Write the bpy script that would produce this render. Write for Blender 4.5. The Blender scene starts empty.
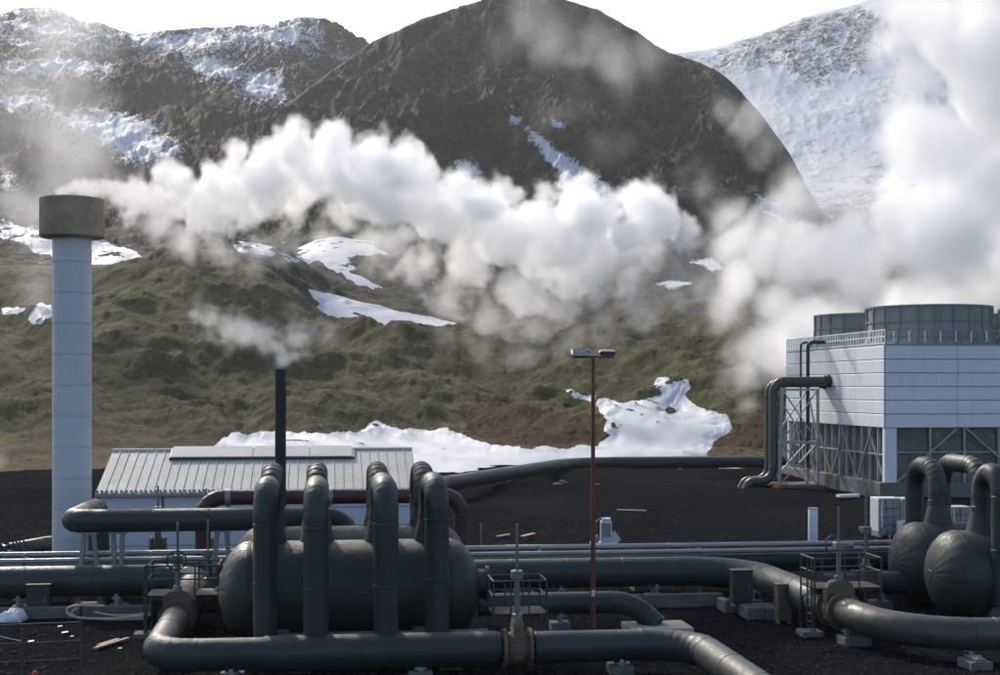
import bpy, math, random
import numpy as np
from mathutils import Vector, Matrix
random.seed(7); np.random.seed(7)
R = math.radians
sc = bpy.context.scene
col = sc.collection

# ---------------------------------------------------------------- camera
F, CX, HY, H = 1389.0, 500.0, 388.0, 8.7       # focal length (px), centre column, horizon row, eye height (m)
cam_d = bpy.data.cameras.new('camera'); cam = bpy.data.objects.new('camera', cam_d); col.objects.link(cam)
cam_d.sensor_width = 36.0; cam_d.lens = 36.0 * F / 1000.0
cam_d.shift_y = (HY - 337.5) / 1000.0
cam_d.clip_end = 20000.0; cam_d.clip_start = 0.5
cam.location = (0, 0, H); cam.rotation_euler = (R(90), 0, 0)
sc.camera = cam

# ---------------------------------------------------------------- light
SUN_AZ, SUN_EL = 27.0, 36.0                    # degrees left of the view axis, and up
sdir = Vector((-math.sin(R(SUN_AZ)) * math.cos(R(SUN_EL)), math.cos(R(SUN_AZ)) * math.cos(R(SUN_EL)), math.sin(R(SUN_EL))))
sun_d = bpy.data.lights.new('sun', 'SUN'); sun = bpy.data.objects.new('sun', sun_d); col.objects.link(sun)
sun_d.energy = 2.6; sun_d.angle = R(1.5); sun_d.color = (1.0, 0.92, 0.79)
sun.rotation_euler = (-sdir).to_track_quat('-Z', 'Y').to_euler(); sun.location = (-60, 60, 90)
world = bpy.data.worlds.new('World'); sc.world = world; world.use_nodes = True
wn = world.node_tree.nodes; wl = world.node_tree.links
bgn = wn['Background']; sky = wn.new('ShaderNodeTexSky'); sky.sky_type = 'NISHITA'; sky.sun_disc = False
sky.sun_elevation = R(SUN_EL); sky.sun_rotation = R(-SUN_AZ)
sky.air_density = 1.0; sky.dust_density = 2.8; sky.ozone_density = 1.0; sky.altitude = 300
wl.new(sky.outputs[0], bgn.inputs[0]); bgn.inputs[1].default_value = 0.15
sc.view_settings.view_transform = 'Standard'; sc.view_settings.look = 'None'
sc.view_settings.gamma = 1.0; sc.view_settings.exposure = 0.5; sc.view_settings.use_curve_mapping = False
cy = sc.cycles
cy.use_denoising = True; cy.use_adaptive_sampling = True; cy.adaptive_threshold = 0.03
cy.max_bounces = 32; cy.diffuse_bounces = 2; cy.glossy_bounces = 2; cy.transmission_bounces = 2; cy.volume_bounces = 32
cy.volume_step_rate = 1.0; cy.volume_max_steps = 256; cy.sample_clamp_indirect = 4.0

# ---------------------------------------------------------------- node materials
class NT:
    def __init__(s, name):
        s.m = bpy.data.materials.new(name); s.m.use_nodes = True
        s.n = s.m.node_tree.nodes; s.l = s.m.node_tree.links; s.n.clear()
        s.out = s.n.new('ShaderNodeOutputMaterial')
    def add(s, t, **kw):
        nd = s.n.new(t)
        for k, v in kw.items(): setattr(nd, k, v)
        return nd
    def put(s, sock, v):
        if v is None: return
        if isinstance(v, bpy.types.NodeSocket): s.l.new(v, sock)
        elif isinstance(v, (tuple, list)) and len(v) == 3 and sock.type == 'RGBA': sock.default_value = (*v, 1)
        else: sock.default_value = v
    def pos(s): return s.add('ShaderNodeNewGeometry').outputs['Position']
    def objc(s): return s.add('ShaderNodeTexCoord').outputs['Object']
    def mapping(s, vec, scale=(1, 1, 1), rot=(0, 0, 0)):
        m = s.add('ShaderNodeMapping'); s.put(m.inputs['Vector'], vec); m.inputs['Scale'].default_value = scale; m.inputs['Rotation'].default_value = rot
        return m.outputs[0]
    def noise(s, vec, scale, detail=4, rough=.55, dist=0.0, lac=2.0, typ='FBM'):
        t = s.add('ShaderNodeTexNoise', noise_type=typ); s.put(t.inputs['Vector'], vec)
        t.inputs['Scale'].default_value = scale; t.inputs['Detail'].default_value = detail
        t.inputs['Roughness'].default_value = rough; t.inputs['Distortion'].default_value = dist; t.inputs['Lacunarity'].default_value = lac
        return t.outputs[0]
    def vor(s, vec, scale, feature='F1', out='Distance'):
        t = s.add('ShaderNodeTexVoronoi', feature=feature); s.put(t.inputs['Vector'], vec); t.inputs['Scale'].default_value = scale
        return t.outputs[out]
    def ramp(s, fac, a, b, lo=0.0, hi=1.0, smooth=True):
        r = s.add('ShaderNodeMapRange', interpolation_type='SMOOTHSTEP' if smooth else 'LINEAR')
        s.put(r.inputs[0], fac); r.inputs[1].default_value = a; r.inputs[2].default_value = b
        r.inputs[3].default_value = lo; r.inputs[4].default_value = hi
        return r.outputs[0]
    def mix(s, fac, a, b, mode='MIX'):
        m = s.add('ShaderNodeMix', data_type='RGBA', blend_type=mode); m.clamp_factor = True
        s.put(m.inputs[0], fac); s.put(m.inputs[6], a); s.put(m.inputs[7], b)
        return m.outputs[2]
    def math(s, op, a, b=0.0, c=0.0):
        m = s.add('ShaderNodeMath', operation=op); s.put(m.inputs[0], a); s.put(m.inputs[1], b); s.put(m.inputs[2], c)
        return m.outputs[0]
    def sep(s, v):
        x = s.add('ShaderNodeSeparateXYZ'); s.put(x.inputs[0], v); return x.outputs
    def attr(s, name): return s.add('ShaderNodeAttribute', attribute_name=name).outputs['Fac']
    def rnd(s): return s.add('ShaderNodeObjectInfo').outputs['Random']
    def bump(s, h, dist=.1, strength=1.0, normal=None):
        b = s.add('ShaderNodeBump'); b.inputs['Distance'].default_value = dist; b.inputs['Strength'].default_value = strength
        s.put(b.inputs['Height'], h)
        if normal is not None: s.put(b.inputs['Normal'], normal)
        return b.outputs[0]
    def bsdf(s, color, rough=.6, metal=0.0, normal=None, spec=.5, **kw):
        p = s.add('ShaderNodeBsdfPrincipled'); s.put(p.inputs['Base Color'], color); s.put(p.inputs['Roughness'], rough)
        s.put(p.inputs['Metallic'], metal); s.put(p.inputs['Specular IOR Level'], spec)
        if normal is not None: s.put(p.inputs['Normal'], normal)
        for k, v in kw.items(): s.put(p.inputs[k], v)
        s.l.new(p.outputs[0], s.out.inputs['Surface']); return s.m

# ---------------------------------------------------------------- objects
ORG = {}
def tag(o, label=None, cat=None, group=None, kind=None):
    if label: o['label'] = label
    if cat: o['category'] = cat
    if group: o['group'] = group
    if kind: o['kind'] = kind
    return o
def thing(name, label, cat, loc, group=None):
    o = bpy.data.objects.new(name, None); col.objects.link(o); o.location = loc; o.empty_display_size = .3
    ORG[o] = Vector(loc); return tag(o, label, cat, group)
def link_mesh(name, me, mat, parent=None, center=None, mats=None):
    o = bpy.data.objects.new(name, me); col.objects.link(o)
    if mat is not None and not me.materials: me.materials.append(mat)
    c = Vector(center if center is not None else (0, 0, 0)); ORG[o] = c
    o.parent = parent; o.location = c - (ORG[parent] if parent else Vector((0, 0, 0)))
    return o
def frame_of(d, up=Vector((0, 0, 1))):
    d = d.normalized()
    if abs(d.dot(up)) > .98: up = Vector((0, 1, 0))
    x = d.cross(up).normalized(); y = x.cross(d).normalized()
    return x, y
class MB:
    def __init__(s): s.v = []; s.f = []
    def add(s, vs, fs):
        n = len(s.v); s.v += [tuple(p) for p in vs]; s.f += [tuple(i + n for i in f) for f in fs]; return s
    def box(s, c, size, ax=None, ay=None, az=None):
        c = Vector(c); ax = Vector(ax or (1, 0, 0)); ay = Vector(ay or (0, 1, 0)); az = Vector(az or (0, 0, 1))
        hx, hy, hz = size[0] / 2, size[1] / 2, size[2] / 2
        vs = [c + ax * (i * hx) + ay * (j * hy) + az * (k * hz) for k in (-1, 1) for j in (-1, 1) for i in (-1, 1)]
        return s.add(vs, [(0, 2, 3, 1), (4, 5, 7, 6), (0, 1, 5, 4), (2, 6, 7, 3), (0, 4, 6, 2), (1, 3, 7, 5)])
    def bar(s, p, q, w, h=None, up=Vector((0, 0, 1))):
        p = Vector(p); q = Vector(q); d = q - p; x, y = frame_of(d, up); h = h or w
        return s.box((p + q) / 2, (w, h, d.length), x, y, d.normalized())
    def rings(s, pts, rad, seg=24, caps=True, dirs=None):
        pts = [Vector(p) for p in pts]; n = len(pts); ring = []
        rad = rad if isinstance(rad, (list, tuple)) else [rad] * n
        x = None; vs = []
        for i in range(n):
            if dirs: d = dirs[i]
            elif i == 0: d = pts[1] - pts[0]
            elif i == n - 1: d = pts[-1] - pts[-2]
            else: d = (pts[i + 1] - pts[i]).normalized() + (pts[i] - pts[i - 1]).normalized()
            d = Vector(d).normalized()
            if x is None: x, y = frame_of(d)
            else:
                x = (x - d * x.dot(d)).normalized()
            y = d.cross(x)
            mit = 1.0
            for k in range(seg):
                a = 2 * math.pi * k / seg
                vs.append(pts[i] + (x * math.cos(a) + y * math.sin(a)) * rad[i])
        fs = []
        for i in range(n - 1):
            for k in range(seg):
                a = i * seg + k; b = i * seg + (k + 1) % seg
                fs.append((a, b, b + seg, a + seg))
        if caps:
            fs.append(tuple(range(seg - 1, -1, -1))); fs.append(tuple(range((n - 1) * seg, n * seg)))
        return s.add(vs, fs)
    def cyl(s, p, q, r, seg=16, r2=None): return s.rings([p, q], [r, r2 if r2 is not None else r], seg)
    def build(s, name, mat, parent=None, smooth=35, group=None, bevel=0.0):
        V = np.array(s.v); c = (V.min(0) + V.max(0)) / 2
        if parent is None: c[2] = V.min(0)[2]
        me = bpy.data.meshes.new(name); me.from_pydata([tuple(p) for p in V - c], [], s.f)
        if smooth:
            me.polygons.foreach_set('use_smooth', [True] * len(me.polygons)); me.set_sharp_from_angle(angle=R(smooth))
        me.update()
        o = link_mesh(name, me, mat, parent, c)
        if bevel:
            b = o.modifiers.new('bevel', 'BEVEL'); b.width = bevel; b.segments = 1; b.limit_method = 'ANGLE'
        return o
def clone(o, name, parent, at):
    c = o.copy(); c.name = name; col.objects.link(c); c.parent = parent; at = Vector(at)
    ORG[c] = at; c.location = at - (ORG[parent] if parent else Vector((0, 0, 0))); return c

# ---------------------------------------------------------------- pixel -> place
TH = R(7.0)                                      # the plant stands turned 7 degrees to the view
AX = Vector((math.cos(TH), math.sin(TH), 0)); BX = Vector((-math.sin(TH), math.cos(TH), 0)); ZX = Vector((0, 0, 1))
def ray(px, py): return Vector(((px - CX) / F, 1.0, -(py - HY) / F))
def gp(px, py, z=0.0):                           # the point of the level plane z seen at a pixel
    d = ray(px, py); t = (z - H) / d.z; return Vector((d.x * t, t, z))
def at(px, py, D):                               # at a depth
    d = ray(px, py); return Vector((d.x * D, D, H + d.z * D))
def pv(px, v, z=None, py=None):                  # on the plant line at depth v
    dx = (px - CX) / F; t = v / (math.cos(TH) - math.sin(TH) * dx)
    return Vector((dx * t, t, z if z is not None else H - (py - HY) / F * t))
def P(u, v, z): return AX * u + BX * v + ZX * z

# ---------------------------------------------------------------- numpy noise
def _hash(ix, iy, iz, seed):
    h = (ix.astype(np.uint64) * np.uint64(374761393) + iy.astype(np.uint64) * np.uint64(668265263) + iz.astype(np.uint64) * np.uint64(2147483647) + np.uint64(seed * 974711 + 12345)) & np.uint64(0xffffffff)
    h = ((h ^ (h >> np.uint64(13))) * np.uint64(1274126177)) & np.uint64(0xffffffff)
    h = ((h ^ (h >> np.uint64(16))) * np.uint64(2246822519)) & np.uint64(0xffffffff)
    return ((h ^ (h >> np.uint64(15))) & np.uint64(0xffffff)).astype(np.float64) / float(0xffffff)
def vnoise2(x, y, seed=0):
    ix = np.floor(x); iy = np.floor(y); fx = x - ix; fy = y - iy
    ix = ix.astype(np.int64) + 100000; iy = iy.astype(np.int64) + 100000; z = np.zeros_like(ix)
    fx = fx * fx * fx * (fx * (fx * 6 - 15) + 10); fy = fy * fy * fy * (fy * (fy * 6 - 15) + 10)
    a = _hash(ix, iy, z, seed); b = _hash(ix + 1, iy, z, seed); c = _hash(ix, iy + 1, z, seed); d = _hash(ix + 1, iy + 1, z, seed)
    return (a + (b - a) * fx) * (1 - fy) + (c + (d - c) * fx) * fy
def fbm2(x, y, oct=5, gain=.5, lac=2.03, seed=0, mode='fbm'):
    t = np.zeros_like(x); amp = 1.0; tot = 0
    for o in range(oct):
        n = vnoise2(x, y, seed + o * 17)
        if mode == 'ridge': n = 1 - np.abs(2 * n - 1)
        elif mode == 'billow': n = np.abs(2 * n - 1)
        t += n * amp; tot += amp; amp *= gain
        x, y = (x * .8 - y * .6) * lac + 3.1, (x * .6 + y * .8) * lac + 7.7
    return t / tot
def poly_sdf(px, py, poly):                      # >0 inside, pixels
    P_ = np.array(poly, float); d = np.full(px.shape, 1e9); inside = np.zeros(px.shape, bool)
    for i in range(len(P_)):
        a = P_[i]; b = P_[(i + 1) % len(P_)]; e = b - a
        wx = px - a[0]; wy = py - a[1]
        t = np.clip((wx * e[0] + wy * e[1]) / max(e @ e, 1e-9), 0, 1)
        d = np.minimum(d, np.hypot(wx - e[0] * t, wy - e[1] * t))
        cond = ((a[1] <= py) != (b[1] <= py)) & (wx < (py - a[1]) * e[0] / (e[1] if abs(e[1]) > 1e-9 else 1e-9))
        inside ^= cond
    return np.where(inside, d, -d)

# ================================================================= terrain
def smooth1(a, k):
    if k < 1: return a
    w = np.exp(-.5 * (np.arange(-3 * k, 3 * k + 1) / k) ** 2); w /= w.sum()
    return np.convolve(np.pad(a, 3 * k, mode='edge'), w, 'valid')
def grid_mesh(name, X, Y, Z, mat, attrs=None, mask=None):
    nr, nc = X.shape
    co = np.stack([X, Y, Z], -1).reshape(-1, 3)
    idx = np.arange(nr * nc).reshape(nr, nc)
    q = np.stack([idx[:-1, :-1], idx[:-1, 1:], idx[1:, 1:], idx[1:, :-1]], -1).reshape(-1, 4)
    if mask is not None:
        m = (mask[:-1, :-1] | mask[:-1, 1:] | mask[1:, 1:] | mask[1:, :-1]).reshape(-1); q = q[m]
        used = np.unique(q); remap = np.full(nr * nc, -1); remap[used] = np.arange(len(used)); q = remap[q]; co = co[used]
    else: used = None
    c = (co.min(0) + co.max(0)) / 2; c[2] = co[:, 2].min(); co = co - c
    me = bpy.data.meshes.new(name); me.vertices.add(len(co)); me.vertices.foreach_set('co', co.astype(np.float32).ravel())
    me.loops.add(q.size); me.loops.foreach_set('vertex_index', q.astype(np.int32).ravel())
    me.polygons.add(len(q)); me.polygons.foreach_set('loop_start', np.arange(0, q.size, 4, dtype=np.int32))
    me.polygons.foreach_set('use_smooth', np.ones(len(q), bool))
    me.update(calc_edges=True)
    for k, v in (attrs or {}).items():
        a = me.attributes.new(k, 'FLOAT', 'POINT'); vv = v.reshape(-1)
        if used is not None: vv = vv[used]
        a.data.foreach_set('value', vv.astype(np.float32))
    return link_mesh(name, me, mat, None, c)

def hill(curves, px, rows, smooth_px=4):
    """curves front to back: (D as number or [(px, D)], [(px, py)] or ('z', [(px, z)])) -> world arrays"""
    Ds, Zs = [], []
    for Dc, yc in curves:
        D = np.full(px.shape, float(Dc)) if not isinstance(Dc, list) else np.interp(px, *zip(*Dc))
        if yc[0] == 'z': Z = np.interp(px, *zip(*yc[1]))
        else: Z = H - (smooth1(np.interp(px, *zip(*yc)), smooth_px) - HY) / F * D
        Ds.append(D); Zs.append(Z)
    Ds = np.array(Ds); Zs = np.array(Zs); K = len(Ds)
    t = np.concatenate([np.linspace(i, i + 1, r, endpoint=False) for i, r in enumerate(rows)] + [[K - 1.0]])
    i = np.minimum(t.astype(int), K - 2); f = (t - i)[:, None]
    def cr(A):
        a = A[np.maximum(i - 1, 0)]; b = A[i]; c = A[i + 1]; d = A[np.minimum(i + 2, K - 1)]
        m0 = (c - a) * .5; m1 = (d - b) * .5
        return (2 * f**3 - 3 * f**2 + 1) * b + (f**3 - 2 * f**2 + f) * m0 + (-2 * f**3 + 3 * f**2) * c + (f**3 - f**2) * m1
    Df = cr(Ds); Zf = cr(Zs); X = (px[None, :] - CX) / F * Df
    return X, Df, Zf, t
def to_px(X, Y, Z): return CX + X / Y * F, HY - (Z - H) / Y * F
def cols(n, lo=-40, hi=1040, out=40, ext=500):
    return np.concatenate([np.linspace(lo - ext, lo, out, endpoint=False), np.linspace(lo, hi, n), np.linspace(hi, hi + ext, out + 1)[1:]])

# ---- materials of the land
def mat_moss():
    t = NT('moss_slope'); p = t.pos()
    big = t.noise(p, .018, 4, .6, .4); band = t.noise(t.mapping(p, (.5, .5, 2.2)), .16, 5, .65); mid = t.noise(p, .11, 5, .65, .3); fine = t.noise(p, .7, 6, .75)
    tuft = t.noise(t.mapping(p, (1, 1, 1.6)), 3.0, 4, .75)
    c = t.mix(t.ramp(mid, .38, .62), (.060, .058, .022), (.120, .107, .050))
    c = t.mix(t.ramp(big, .46, .64), c, (.080, .062, .030))
    red = t.ramp(t.math('ADD', t.attr('soil'), t.math('MULTIPLY', t.math('SUBTRACT', fine, .5), 1.0)), .45, .75)
    c = t.mix(red, c, (.058, .026, .014))
    low = t.ramp(t.math('ADD', t.attr('foot'), t.math('MULTIPLY', t.math('SUBTRACT', mid, .5), 1.2)), .45, .8)
    c = t.mix(low, c, (.125, .094, .050))
    c = t.mix(t.math('MULTIPLY', t.ramp(fine, .50, .68), .75), c, (.022, .022, .011))
    c = t.mix(t.math('MULTIPLY', t.ramp(band, .50, .68), .7), c, (.034, .035, .015))  # relief shade of the folds painted in as darker bands
    c = t.mix(t.math('MULTIPLY', t.ramp(tuft, .52, .68), .8), c, (.190, .172, .092))  # pale tufts, contrast raised to put relief shading into the colour
    c = t.mix(t.ramp(t.noise(p, .35, 5, .7), .62, .70), c, (.012, .012, .008))
    b = t.bump(t.math('ADD', t.math('MULTIPLY', fine, 1.0), t.math('MULTIPLY', tuft, .7)), .4, 1.0)
    return t.bsdf(c, .9, normal=b, spec=.06)
def mat_rock(name, moss_amt, snow_lo, snow_hi, base=(.045, .043, .036), moss=(.062, .062, .026)):
    t = NT(name); p = t.pos()
    n1 = t.noise(p, .012, 6, .62, .5); n2 = t.noise(p, .07, 6, .7, .4); n3 = t.noise(p, .35, 5, .75); n4 = t.noise(p, .9, 3, .7)
    c = t.mix(t.ramp(n2, .43, .58), base, moss)
    c = t.mix(t.math('MULTIPLY', t.ramp(n1, .46, .58), .75), c, (.026, .025, .018))
    c = t.mix(t.ramp(n3, .55, .70), c, (.020, .020, .016))
    c = t.mix(t.math('MULTIPLY', t.ramp(n3, .44, .30), .6), c, (.115, .112, .065))
    c = t.mix(t.ramp(n4, .52, .66), c, (.016, .016, .012)); c = t.mix(t.math('MULTIPLY', t.ramp(n4, .46, .34), .55), c, (.095, .092, .058))
    sn = t.attr('snow')
    v = t.math('ADD', sn, t.math('MULTIPLY', t.math('SUBTRACT', n2, .5), 2.2))
    v = t.math('ADD', v, t.math('MULTIPLY', t.math('ADD', t.math('SUBTRACT', n3, .5), t.math('MULTIPLY', t.math('SUBTRACT', n4, .5), .8)), 2.2))
    m = t.ramp(v, snow_lo, snow_hi)
    c = t.mix(m, c, (.58, .60, .64))
    h = t.math('ADD', t.math('MULTIPLY', n2, 8.0), t.math('MULTIPLY', n3, 3.0))
    h = t.math('MULTIPLY', h, t.ramp(m, 0, 1, 1.0, .06))
    b = t.bump(h, 1.0, 1.0)
    return t.bsdf(c, t.ramp(m, 0, 1, .85, .7), normal=b, spec=.16)
def mat_snow():
    t = NT('snow'); p = t.pos()
    n = t.noise(p, .25, 5, .6); n2 = t.noise(p, 1.5, 4, .6)
    tint_mask = t.ramp(t.noise(p, .6, 6, .75), .60, .80)  # sparse dirt on the old snow
    c = t.mix(t.math('MULTIPLY', tint_mask, .35), (.50, .515, .55), (.34, .32, .30))
    b = t.bump(t.math('ADD', n, t.math('MULTIPLY', n2, .15)), .10, .6)
    return t.bsdf(c, .65, normal=b, spec=.2)
M_moss = mat_moss()
M_left = mat_rock('snowy_rock', .4, .40, .62)
M_dark = mat_rock('dark_mossy_rock', .6, .46, .66, base=(.020, .020, .013), moss=(.088, .083, .032))
M_right = mat_rock('rocky_snowfield', .2, .22, .50, base=(.075, .075, .08), moss=(.06, .06, .06))
M_snow = mat_snow()

# ---- the flat: black volcanic gravel out to the horizon
def mat_gravel():
    t = NT('black_gravel'); p = t.pos()
    n = t.noise(p, .045, 5, .6, .6); f = t.noise(p, 2.6, 6, .75); g = t.noise(p, 11.0, 4, .7); w = t.noise(p, .35, 5, .6)
    c = t.mix(t.ramp(f, .35, .7), (.008, .0086, .0098), (.020, .021, .0232))
    c = t.mix(t.math('MULTIPLY', t.ramp(n, .50, .64), .7), c, (.021, .0205, .0205))
    c = t.mix(t.math('MULTIPLY', t.ramp(w, .56, .72), .6), c, (.005, .0054, .0062))
    c = t.mix(t.ramp(g, .60, .78), c, (.048, .048, .050))
    b = t.bump(t.math('ADD', t.math('ADD', f, t.math('MULTIPLY', g, .4)), t.math('MULTIPLY', w, 1.5)), .10, 1.0)
    return t.bsdf(c, .95, normal=b, spec=0.0)
M_gravel = mat_gravel()
def ground():
    # one sheet, fine near the plant and coarse to the horizon
    xs = np.concatenate([-np.geomspace(8000, 71, 30), np.linspace(-70, 70, 281), np.geomspace(71, 8000, 30)])
    ys = np.concatenate([-np.geomspace(3000, 5, 12), np.linspace(2, 35, 20), np.linspace(36, 180, 360), np.geomspace(182, 9000, 40)])
    X, Y = np.meshgrid(xs, ys); n = fbm2(X * .12, Y * .12, 4, seed=3) - .5; n2 = fbm2(X * .9, Y * .9, 3, seed=9) - .5
    far = np.clip((Y - 62) / 30, 0, 1)
    Z = n2 * .10 + n * .12 * (1 - far) + n * .85 * far - .03 - .3 * far * 0
    near = (Y < 62) & (Y > 36); Z = np.where(near, np.minimum(Z, .02), Z)
    Z = np.where((Y > 200), -.6, Z)
    # low spoil heaps on the open gravel between the pipes and the hill
    for (px, py, w, d, h) in ((540, 492, 5.0, 3.5, .9), (690, 480, 12, 6, .8), (640, 476, 10, 5, .5), (520, 470, 9, 6, .5), (840, 470, 10, 5, .6), (20, 505, 9, 7, 1.3), (130, 480, 9, 7, 1.0)):
        c = gp(px, py); Z += h * np.exp(-((X - c.x) / w) ** 2 - ((Y - c.y) / d) ** 2) * (.7 + .6 * fbm2(X * .8, Y * .8, 3, seed=4))
    o = grid_mesh('ground', X, Y, Z, M_gravel); tag(o, kind='structure'); return o
ground()

# ---- the near mossy hill
px = cols(1000, out=30)
green = [([(-500, 138), (0, 136), (300, 138), (500, 140), (640, 158), (800, 170), (1500, 175)], ('z', [(-500, -.7), (1500, -.7)])),
         ([(-500, 178), (500, 180), (700, 190), (1500, 200)], [(-500, 428), (0, 432), (300, 436), (500, 442), (640, 432), (800, 428), (1500, 428)]),
         (215, [(-500, 392), (0, 395), (300, 398), (640, 400), (800, 398), (1500, 398)]),
         (255, [(-500, 340), (0, 345), (130, 338), (200, 345), (300, 362), (420, 366), (640, 362), (800, 350), (1500, 350)]),
         (295, [(-500, 290), (0, 300), (60, 295), (130, 290), (200, 298), (270, 312), (300, 334), (380, 329), (448, 324), (560, 322), (640, 318), (720, 305), (800, 295), (1500, 290)]),
         ([(-500, 325), (230, 325), (330, 305), (1500, 310)], [(-500, 262), (0, 275), (60, 272), (110, 272), (150, 267), (190, 264), (230, 267), (270, 275), (300, 292), (320, 315), (335, 332), (380, 328), (448, 323), (560, 320), (640, 312), (720, 292), (800, 280), (1500, 270)]),
         ([(-500, 350), (230, 345), (330, 325), (1500, 330)], [(-500, 275), (0, 285), (150, 276), (230, 278), (270, 288), (300, 305), (335, 340), (560, 328), (720, 300), (1500, 280)]),
         (420, ('z', [(-500, 10), (1500, 5)]))]
X, Y, Z, T = hill(green, px, [60, 60, 60, 60, 50, 16, 8], 5)
A = np.clip((Y - 138) / 60, 0, 1)
big = fbm2(X * .022 + .004 * Y, Y * .022, 4, seed=21, mode='ridge') - .6
hum = fbm2(X * .45, Y * .40, 4, .6, seed=5, mode='billow') - .35
lump = fbm2(X * .07, Y * .07, 3, seed=31) - .5
rill = fbm2(X * .10 + Y * .05, Y * .022, 3, seed=41, mode='ridge') - .6
Z = Z + A * (big * 10.0 + lump * 6.0 + rill * 2.6) * np.clip(1 - np.maximum(T[:, None] - 5.5, 0), .2, 1) + hum * (.3 + .55 * A)
PXg, PYg = to_px(X, Y, Z)
soil = np.clip(poly_sdf(PXg, PYg, [(455, 405), (500, 398), (560, 410), (600, 425), (605, 440), (560, 448), (500, 446), (470, 436)]) / 12 + .5, 0, 1)
soil2 = np.clip(poly_sdf(PXg, PYg, [(690, 440), (735, 425), (760, 380), (800, 380), (800, 470), (690, 470)]) / 25 + .4, 0, 1) * .8
foot = np.clip((PYg - 432) / 26, 0, 1)
G_hill = grid_mesh('mossy_hill', X, Y, Z, M_moss, dict(soil=np.maximum(soil, soil2), foot=foot)); tag(G_hill, kind='structure')
gX, gY, gZ, gT = X, Y, Z, T

def snow_patch(X, Y, Z, rowmask, poly, label, holes=(), thick=.12, rag=5.0, seed=0):
    PX, PY = to_px(X, Y, Z)
    s = poly_sdf(PX, PY, poly)
    for h in holes: s = np.minimum(s, -poly_sdf(PX, PY, h))
    m2 = s * Y / F                                                     # in metres
    k = Y / F
    n = (fbm2(X / (k * 16), Y / (k * 30), 6, .58, seed=50 + seed) - .5) * 1.5
    e = m2 + n * rag * k * 2.2
    hum = np.clip(e * .08, -.9, thick) 
    keep = (s > -rag * 1.6) & rowmask
    zz = Z + hum + .05 * (fbm2(X * .4, Y * .4, 3, seed=77) - .5)
    # a soft top: fill the hollows of the ground beneath
    zs = Z.copy()
    for _ in range(40):
        zs[1:-1, 1:-1] = (zs[1:-1, 1:-1] * 2 + zs[:-2, 1:-1] + zs[2:, 1:-1] + zs[1:-1, :-2] + zs[1:-1, 2:]) / 6
    w = np.clip(e / (14 * k), 0, 1)
    zz = np.where(e > 0, (zs + thick * 2.6) * w + zz * (1 - w), zz)
    o = grid_mesh('snow_patch', X, Y, zz, M_snow, mask=keep)
    return tag(o, label, 'snow patch', 'old snow patches on the slopes')
front = np.broadcast_to(gT[:, None] < 5.02, gX.shape)
snow_patch(gX, gY, gZ, front, [(190, 470), (215, 442), (232, 433), (260, 434), (300, 433), (345, 431), (366, 430), (374, 421), (386, 427), (420, 431), (440, 427), (470, 437), (490, 445), (520, 448), (560, 449), (598, 445), (612, 436), (604, 430), (608, 420), (594, 405), (597, 398), (625, 402), (655, 398), (663, 394), (655, 386), (658, 377), (674, 379), (687, 381), (691, 388), (682, 394), (690, 402), (705, 412), (726, 417), (732, 428), (712, 440), (706, 452), (702, 468), (690, 482), (480, 492), (200, 490)],
           'large white snowfield at the foot of the mossy hill behind the white building', holes=[[(661, 410), (669, 407), (677, 411), (668, 414)]], seed=1, rag=3.0)
snow_patch(gX, gY, gZ, front, [(26, 318), (36, 305), (50, 306), (53, 316), (34, 325)], 'small snow patch on the mossy hill just left of the tall chimney', seed=2, rag=3)
snow_patch(gX, gY, gZ, front, [(3, 309), (18, 307), (26, 309), (16, 314), (4, 314)], 'tiny snow streak at the left edge of the mossy hill', seed=3, rag=2)
snow_patch(gX, gY, gZ, front, [(560, 386), (572, 389), (580, 395), (594, 397), (592, 401), (575, 397), (563, 392)], 'thin snow streak beside the lamp post on the mossy hill', seed=4, rag=2)

# ---- dark knoll and hollow behind the crest
px = cols(420, 100, 1000, 10, 500)
mid = [(300, ('z', [(-500, 12), (1500, 8)])),
       (338, [(-500, 310), (200, 300), (330, 338), (480, 334), (560, 330), (700, 305), (1500, 290)]),
       ([(-500, 372), (330, 372), (1500, 380)], [(-500, 262), (150, 268), (185, 258), (225, 240), (255, 243), (290, 256), (310, 272), (325, 288), (380, 303), (448, 318), (520, 312), (700, 290), (800, 270), (1500, 240)]),
       (430, [(-500, 280), (150, 280), (255, 262), (300, 258), (340, 262), (400, 278), (460, 298), (560, 285), (700, 265), (1500, 230)]),
       (470, [(-500, 285), (200, 290), (330, 236), (420, 248), (500, 272), (700, 250), (1500, 220)])]
X, Y, Z, T = hill(mid, px, [14, 40, 50, 40], 5)
kn = np.exp(-(((to_px(X, Y, Z)[0] - 245) / 90) ** 2)) * np.clip(1 - abs(Y - 372) / 45, 0, 1)
Z = Z + (fbm2(X * .06, Y * .06, 5, .55, seed=61, mode='ridge') - .6) * (1.0 + 6 * kn) + (fbm2(X * .3, Y * .3, 3, seed=62) - .5) * (1.0 + 2.0 * kn)
PX_, PY_ = to_px(X, Y, Z)
sn = np.clip(np.maximum(poly_sdf(PX_, PY_, [(655, 283), (675, 281), (690, 283), (672, 288)]), poly_sdf(PX_, PY_, [(690, 262), (712, 258), (722, 268), (712, 272), (705, 266)])) / 5 + .6, -.6, 1.2)
o = grid_mesh('dark_knoll', X, Y, Z, M_dark, dict(snow=sn)); tag(o, kind='structure')
snow_patch(X, Y, Z, np.broadcast_to((T > .9)[:, None] & (T < 2.05)[:, None], X.shape), [(308, 289), (330, 294), (360, 302), (400, 311), (456, 323), (456, 345), (285, 345), (316, 325), (311, 314), (321, 304), (313, 297)], 'white wedge of snow lying behind the crest of the mossy hill', seed=5, rag=1.0)
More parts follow.
